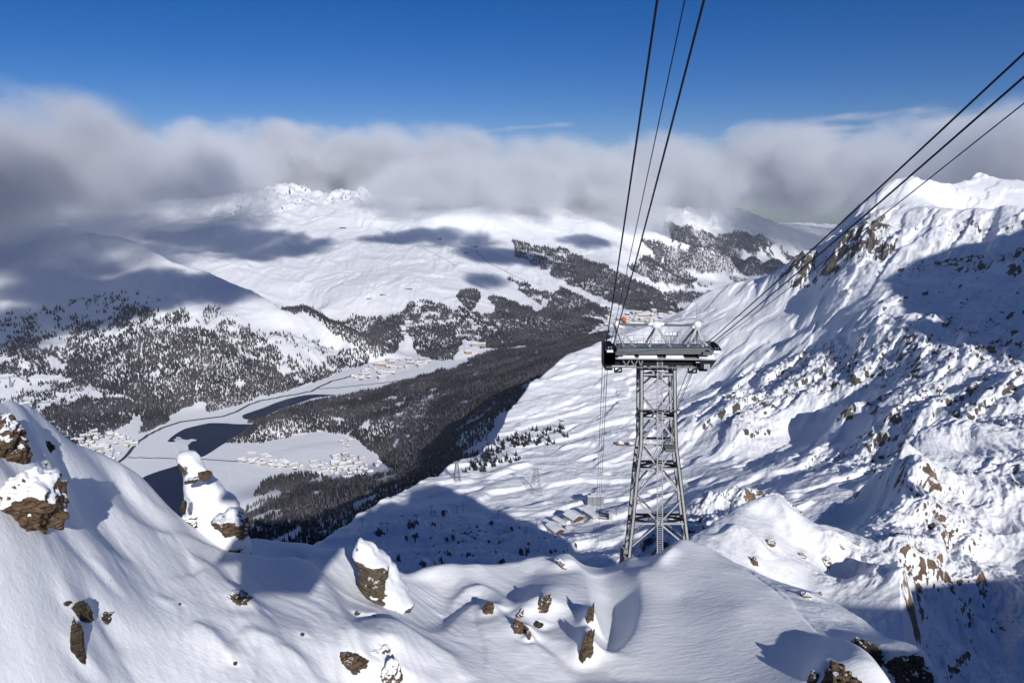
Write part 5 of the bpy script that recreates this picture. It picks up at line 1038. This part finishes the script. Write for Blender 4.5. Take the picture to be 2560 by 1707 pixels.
for k, (x, y, w, h, rot, m_) in enumerate([(578, 1306, 74, 52, 22, MR_BR), (604, 1330, 26, 40, 5, MR_BR), (512, 1186, 36, 20, -20, MR_BARE), (482, 1200, 34, 12, -18, MR_DK), (459, 1268, 12, 34, 5, MR_DK)]):
    P = at_r(x, y, 50.7 if k < 2 else 51.2); sc_ = 59 / F; V, Fc = rock_mesh(200 + k, 4); c, s_ = math.cos(R(rot)), math.sin(R(rot)); W_, H_ = w * sc_, h * sc_; o = MB()
    o.add([(P[0] + v.x * W_ / 2 * c + v.z * H_ / 2 * s_, P[1] + v.y * min(W_, H_) * .8, P[2] + CZ - v.x * W_ / 2 * s_ + v.z * H_ / 2 * c) for v in V], Fc); o.build("rock_face", m_, PIL, True)
boulder(486, 1316, 42, 34, MR_SN, "snow-capped rock knob leaning on the foot of the pillar", 51, rot=20, sink=.2); put_rock(SPEC.pop())
loft("rock_pinnacle", [(1349, 893, 905), (1356, 890, 918), (1366, 886, 930), (1380, 884, 938), (1392, 890, 952), (1402, 893, 968), (1420, 899, 980), (1440, 902, 994), (1460, 903, 1004), (1475, 912, 1014), (1490, 928, 1022), (1505, 938, 1030), (1520, 948, 1028), (1532, 962, 1008), (1550, 972, 995)], 52.5, 4.0, rock_material("pinnacle_snow_and_rock", (.15, .12, .075), (.27, .22, .15), .06, nscale=.7), "snow-plastered rock pinnacle with a bare brown foot left of the crest's dip", "rock pinnacle", 9.0, amp=.6)
# ------------------------------------------------------------------ the middle station, lift pylons and small masts on the plateau
def stand(x, y): return FAR.hit(x, y)
M_WOOD = simple_mat("brown_timber", (.17, .085, .05), .8, col2=(.10, .055, .035), noise=.6, nscale=.4); M_PLAS = WALLS[0]; M_GREYM = simple_mat("grey_sheet_metal", (.30, .31, .32), .5, .3)
def bld(name, x, y, L, Wd, H, rise, rz, wm, gm, lab, cat="building", wins=2, eave=1.6, flat=False):
    P = stand(x, y)
    if P is None: return None
    e = tag(empty(name, (P[0], P[1], P[2] + CZ), rz), lab, cat)
    MB().box(-L / 2, L / 2, -Wd / 2, Wd / 2, -12, H).build("wall", wm, e)
    r_ = MB()
    if flat: r_.box(-L / 2 - .4, L / 2 + .4, -Wd / 2 - .4, Wd / 2 + .4, H, H + .9)
    else:
        w = Wd / 2 + eave
        r_.prism([(-L / 2 - eave, -w, H - .6), (-L / 2 - eave, 0, H + rise), (-L / 2 - eave, w, H - .6), (-L / 2 - eave, w, H + .3), (-L / 2 - eave, 0, H + rise + .9), (-L / 2 - eave, -w, H + .3)], (0, 0, 0), (L + 2 * eave, 0, 0))
        MB().prism([(L / 2 + .05, -Wd / 2, H - .1), (L / 2 + .05, Wd / 2, H - .1), (L / 2 + .05, 0, H + rise - .1)], (0, 0, 0), (.3, 0, 0)).build("gable", gm, e)
        MB().box(L / 2 + .02, L / 2 + .2, -Wd / 2, Wd / 2, H * .35, H).build("facade_boarding", gm, e)
    r_.build("roof", M_SNOW, e)
    for f in range(wins):
        for i in range(max(2, int(Wd // 4.2))):
            yy = -Wd / 2 + 2 + i * 4.0
            if yy < Wd / 2 - 1: MB().box(L / 2 + .2, L / 2 + .35, yy - .9, yy + .9, 1.6 + f * 3.4, 3.3 + f * 3.4).build("window", M_PANE, e)
        for i in range(int(L // 5)):
            xx = -L / 2 + 3 + i * 5; MB().box(xx - .8, xx + .8, -Wd / 2 - .12, -Wd / 2 - .01, 1.6 + f * 3.4, 3.1 + f * 3.4).build("window", M_PANE, e)
    return e
# roofs run away from us towards the upper left; gables face the viewer and the right
g = R(-62)
bld("chalet", 1388, 1330, 30, 19, 8, 4.2, g, M_PLAS, M_WOOD, "chalet with a red-brown gable and wide snowy roof, nearest of the station group", "chalet", 2)
bld("lodge", 1434, 1302, 28, 26, 10, 5, R(-55), M_PLAS, M_WOOD, "large lodge with balconies under a broad snowy roof in the middle of the station group", "lodge", 2)
bld("restaurant", 1478, 1292, 34, 15, 9, 1.5, R(-60), M_PLAS, M_PLAS, "white building with a sloping snow roof just before the grey block", "building", 2)
bld("cable_car_hall", 1492, 1262, 16, 24, 22, 0, R(-80), M_GREYM, M_GREYM, "tall grey block with a white roof, highest building of the station group", "station hall", 1, flat=True)
bld("annex_tower", 1474, 1262, 6, 10, 20, 0, R(-80), M_GREYM, M_GREYM, "narrow grey slab standing left of the tall grey block", "building", 0, flat=True)
bld("storage_shed", 1360, 1345, 40, 16, 7, 2.5, R(-35), M_DARK, M_DARK, "long dark shed lying in the shade left of the chalet", "shed", 1)
bld("low_wing", 1400, 1306, 26, 10, 4, 1.0, R(-52), M_PLAS, M_PLAS, "low snow-covered wing between the chalet and the lodge", "building", 0)
P = stand(1424, 1322)
if P is not None:
    e = tag(empty("sun_terrace", (P[0], P[1], P[2] + CZ)), "eight-sided wooden sun terrace in front of the lodge", "terrace")
    oc = [(9 * math.cos(math.pi / 4 * i + .4), 9 * math.sin(math.pi / 4 * i + .4), 0) for i in range(8)]
    MB().prism(oc, (0, 0, -6), (0, 0, 2)).build("platform", M_WOOD, e); MB().prism([(x * .93, y * .93, 0) for x, y, z in oc], (0, 0, 2.003), (0, 0, 2.35)).build("snow_cover", M_SNOW, e)
P = stand(1512, 1300)
if P is not None:
    e = tag(empty("docking_frame", (P[0], P[1], P[2] + CZ), R(-10)), "open steel docking frame on two white legs where the ropes arrive", "docking frame")
    m_ = MB(); 
    for x in (-11, -4, 4, 11): m_.beam((x, -4, 4), (x, -4, 17), .7); m_.beam((x, 5, 4), (x, 5, 17), .7)
    for z in (5, 11, 17): m_.beam((-11, -4, z), (11, -4, z), .7); m_.beam((-11, 5, z), (11, 5, z), .7)
    m_.build("steel_frame", M_DARK, e); MB().box(8, 14, -5, 6, 3, 20).build("white_block", M_PLAS, e); MB().box(-12, 12, -6, 6, 2.6, 4).build("deck", M_SNOW, e)
    for x in (-9, 11): MB().beam((x, -4, -16), (x, -4, 2.5), 1.1, 1.1, 0, (0, 1, 0)).build("leg", M_PLAS, e)
for k, (x, y) in enumerate([(1450, 1318), (1462, 1326), (1440, 1330)]):
    pass
def pylon(x, y, h, lab, w=.8, arm=3.0, grp="chairlift pylons in the shaded bowl"):
    P = stand(x, y)
    if P is None: return
    e = tag(empty("lift_pylon", (P[0], P[1], P[2] + CZ), random.uniform(-.3, .3)), lab, "pylon", grp)
    MB().tube([(0, 0, -3), (0, 0, h)], [w * .6, w * .35], 8).build("mast", M_DARK, e, True); MB().beam((-arm, 0, h), (arm, 0, h), .5, .5).build("crossarm", M_DARK, e)
    for s_ in (-1, 1): MB().beam((s_ * arm, -2.2, h - .5), (s_ * arm, 2.2, h - .5), .5, .7, 0, (0, 0, 1)).build("sheave_train", M_DARK, e)
for k, (x, y, lab) in enumerate([(1143, 1283, "left mast of the close pair of lift pylons on the shaded slope's sunny rim"), (1158, 1280, "right mast of the close pair of lift pylons on the shaded slope's sunny rim"), (1246, 1289, "lift pylon just at the edge of the big blue shadow"),
      (1079, 1289, "lift pylon standing alone left of the close pair"), (1042, 1308, "lift pylon halfway down the shaded slope"), (969, 1332, "right mast of the lower pair of lift pylons"), (954, 1337, "left mast of the lower pair of lift pylons"), (906, 1318, "lift pylon nearest the plateau's left rim"),
      (1342, 1318, "lift pylon with a snowy head left of the dark shed"), (1541, 1288, "lift pylon in the blue shadow right of the docking frame")]): pylon(x, y, 15, lab)
def lattice(x, y, h, bw, lab, th=.55, cat="lattice tower"):
    P = stand(x, y)
    if P is None: return
    e = tag(empty("lattice_mast", (P[0], P[1], P[2] + CZ), .3), lab, cat); tw2 = bw * .28
    c = [(-1, -1), (1, -1), (1, 1), (-1, 1)]
    def q(i, t): w = bw / 2 * (1 - t) + tw2 / 2 * t; return (c[i % 4][0] * w, c[i % 4][1] * w, h * t)
    for i in range(4): MB().beam(q(i, -.06), q(i, 1), th).build("leg", M_STEEL, e)
    m_ = MB(); k = 7
    for i in range(4):
        for j in range(k): m_.beam(q(i, j / k), q(i + 1, (j + 1) / k), th * .5); m_.beam(q(i + 1, j / k), q(i, (j + 1) / k), th * .5); m_.beam(q(i, (j + 1) / k), q(i + 1, (j + 1) / k), th * .5)
    m_.build("bracing", M_STEEL, e); MB().beam((-bw * .55, 0, h), (bw * .55, 0, h), th * 1.6, th * 2).build("crosshead", M_STEEL, e)
lattice(1340, 1236, 60, 22, "tall grey lattice tower on the sunny plateau left of the station")
lattice(1143, 1203, 46, 14, "lattice tower on the plateau rim in front of the forest", 1.0)
lattice(964, 1212, 60, 18, "lattice tower rising out of the forest above the meadow village", 1.1)
lattice(28, 968, 70, 14, "distant lattice mast on the snow slope at the far left", 1.4)
def hut(x, y, L, Wd, H, wall, lab, rz=.2, name="ski_hut"):
    P = stand(x, y)
    if P is None: return
    o = bpy.data.objects.new(name, house_mesh(0, L, Wd, H, H * .25, wall)); COL.objects.link(o); o.location = (P[0], P[1], P[2] + CZ); o.rotation_euler = (0, 0, rz); tag(o, lab, "hut")
for a in [(924, 748, 60, 12, 9, WALLS[5], "left one of two long snow sheds on the open ski slope"), (958, 738, 60, 12, 9, WALLS[5], "right one of two long snow sheds on the open ski slope"), (1022, 725, 70, 16, 10, WALLS[5], "mountain restaurant above the two snow sheds"),
          (1185, 618, 90, 24, 14, WALLS[5], "dark top station at the upper end of the railway line"), (1165, 634, 50, 20, 10, WALLS[5], "small dark building just below the top station"), (857, 572, 80, 24, 14, WALLS[5], "dark cluster building under the rocky peak"), (1099, 598, 60, 16, 10, WALLS[5], "lone dark lift hut on the upper slopes"),
          (1365, 740, 70, 18, 10, WALLS[5], "dark building beside the railway's lower end"), (1405, 1054, 9, 7, 5, WALLS[5], "tiny dark hut alone on the snow left of the ropes")]: hut(*a)
for k, (x, y, w, h, lab) in enumerate([(1552, 1114, 22, 14, "left heap of brown rubble on the piste left of the tower"), (1578, 1113, 20, 12, "middle heap of brown rubble on the piste left of the tower"), (1608, 1112, 22, 12, "right heap of brown rubble touching the tower's leg")]):
    boulder(x, y, w, h, MR_BR, lab, 80 + k, sheet=FAR, sink=.35, sub=3, name="rubble_heap")
# ------------------------------------------------------------------ clouds
def cloud_material(name, dens, nscale, cover=.5, soft=1.0, col=(.95, .97, 1)):
    m = bpy.data.materials.new(name); m.use_nodes = True; n = m.node_tree; n.nodes.clear()
    o = n.nodes.new("ShaderNodeOutputMaterial"); v = n.nodes.new("ShaderNodeVolumePrincipled"); n.links.new(v.outputs[0], o.inputs['Volume'])
    tc = N(n, "ShaderNodeTexCoord"); geo = N(n, "ShaderNodeNewGeometry")
    ln = N(n, "ShaderNodeVectorMath", operation='LENGTH'); n.links.new(tc.outputs['Object'], ln.inputs[0])
    a = snoise(n, geo.outputs['Position'], 1 / nscale, 5.5, .60)
    e = math_(n, 'SUBTRACT', 1.0, ln.outputs['Value'])
    d = math_(n, 'ADD', math_(n, 'MULTIPLY', e, 1.0), math_(n, 'MULTIPLY', math_(n, 'SUBTRACT', a, .5), 3.3))
    d = math_(n, 'MULTIPLY', math_(n, 'SUBTRACT', d, 1 - cover), 1 / soft, clamp=True)
    d = math_(n, 'MULTIPLY', d, math_(n, 'MULTIPLY', e, 5.0, clamp=True))
    n.links.new(math_(n, 'MULTIPLY', d, dens), v.inputs['Density'])
    v.inputs['Color'].default_value = (*col, 1); v.inputs['Anisotropy'].default_value = -0.12
    m.cycles.volume_sampling = 'DISTANCE'
    return m
def unit_sphere(seg=24, rings=14):
    V = [(0, 0, 1)]; Fq = []
    for i in range(1, rings):
        for j in range(seg):
            t, p = math.pi * i / rings, 2 * math.pi * j / seg; V.append((math.sin(t) * math.cos(p), math.sin(t) * math.sin(p), math.cos(t)))
    V.append((0, 0, -1)); me = bpy.data.meshes.new("cloud")
    for j in range(seg):
        k = (j + 1) % seg; Fq.append((0, 1 + j, 1 + k)); Fq.append((len(V) - 1, 1 + (rings - 2) * seg + k, 1 + (rings - 2) * seg + j))
        for i in range(rings - 2): Fq.append((1 + i * seg + j, 1 + (i + 1) * seg + j, 1 + (i + 1) * seg + k, 1 + i * seg + k))
    me.from_pydata(V, [], Fq); return me
M_CLOUD = cloud_material("cloud_vapour", .0023, 1150, .84, .65); M_CLOUDL = cloud_material("cloud_vapour_thin", .0016, 900, .55, .8)
sph = unit_sphere(); me2 = sph.copy(); sph.materials.append(M_CLOUD); me2.materials.append(cloud_material("dark_cloud_vapour", .0042, 1000, .85, .7, (.88, .90, .95)))
CL = [ # px, py, distance, half width, half depth, half height, dark, label
 (-100, 420, 6400, 2100, 1500, 680, 1, "tall dark grey cloud filling the left edge above the shaded mountainside"),
 (330, 448, 8800, 2300, 1600, 600, 0, "grey cloud hiding the summit of the near left mountainside"),
 (640, 398, 13500, 3800, 1900, 780, 0, "broad pale cloud rising behind the rocky peaks"),
 (1000, 425, 13200, 3800, 1900, 950, 0, "wide pale cloud resting on the upper ski slopes"),
 (1180, 478, 10800, 2300, 1500, 620, 0, "low grey cloud touching the shoulder above the railway's top station"),
 (1480, 470, 11800, 3200, 1700, 950, 0, "bulging grey cloud behind the ropes of the cable car"),
 (1850, 425, 15500, 3900, 1900, 1050, 0, "cloud draped over the far range beyond the tower"),
 (2200, 425, 13500, 3300, 1900, 1000, 0, "pale cloud bank just left of the big right mountain"),
 (2720, 440, 9800, 3200, 1800, 1000, 0, "grey cloud rising behind the twin summits at the right"),
]
for x, y, r, rx, ry, rz, thin, lab in CL:
    P = at_r(x, y, r); o = bpy.data.objects.new("cloud", me2 if thin else sph); COL.objects.link(o)
    o.location = (P[0], P[1], P[2] + CZ); o.scale = (rx, ry, rz); o.rotation_euler = (0, 0, -math.atan2(P[0], P[1]))
    tag(o, lab, "cloud", "clouds lying on the ranges")

# fair-weather clouds high above the viewer's left: they stand out of the frame and dapple the far slopes with shade
M_HIGH = cloud_material("high_cloud_vapour", .012, 700, .85, .5); me3 = unit_sphere(); me3.materials.append(M_HIGH)
for k, (x, y, rx, ry, lab) in enumerate([(60, 760, 1700, 1500, "high cloud shading the left mountainside's lower half"), (320, 730, 1100, 900, "small high cloud beside the biggest one"), (560, 715, 620, 560, "high cloud shading the shoulder above the side valley"), (600, 615, 1500, 1000, "long high cloud shading the slopes under the rocky peaks"),
        (1060, 595, 1300, 700, "high cloud over the open ski slopes"), (1260, 640, 800, 500, "high cloud over the railway line"), (1230, 705, 420, 300, "smallest high cloud over the lower pistes"), (1480, 600, 600, 500, "high cloud over the white shoulder beyond the ropes")]):
    G = FAR.hit(x, y)
    if G is None: continue
    t = ((1300 if x < 500 else 2300) - G[2]) / SDIR.z; P = Vector(G) + SDIR * t; o = bpy.data.objects.new("cloud", me3); COL.objects.link(o); o.location = (P.x, P.y, P.z + CZ); o.scale = (rx, ry, 180); tag(o, lab, "cloud")

me4 = unit_sphere(); me4.materials.append(cloud_material("cirrus_vapour", .0012, 1100, .72, .8))
for x, y, r, rx, rz, lab in [(2160, 292, 19000, 2300, 60, "thin streak of high cloud crossed by the right ropes"), (2090, 322, 19000, 1500, 40, "faint wisp under the upper right streak"), (1960, 350, 19000, 2000, 45, "thin wisp just above the bank right of the tower"), (2450, 300, 19000, 2600, 110, "pale veil at the right edge above the summits"), (1330, 318, 19000, 1700, 60, "faint veil over the middle of the cloud bank")]:
    P = at_r(x, y, r); o = bpy.data.objects.new("cloud", me4); COL.objects.link(o); o.location = (P[0], P[1], P[2] + CZ); o.scale = (rx, 1500, rz * 1.6); o.rotation_euler = (0, R(-3), -math.atan2(P[0], P[1])); tag(o, lab, "cloud")
# ------------------------------------------------------------------ the air
hz = bpy.data.materials.new("air"); hz.use_nodes = True; n = hz.node_tree; n.nodes.clear(); o_ = n.nodes.new("ShaderNodeOutputMaterial"); v_ = n.nodes.new("ShaderNodeVolumePrincipled")
v_.inputs['Color'].default_value = (.80, .88, 1, 1); v_.inputs['Density'].default_value = 1.25e-5; v_.inputs['Anisotropy'].default_value = .0; n.links.new(v_.outputs[0], o_.inputs['Volume'])
tag(MB().box(-17500, 19500, -3000, 24000, CZ - 2300, CZ + 640).build("haze", hz), kind="stuff")
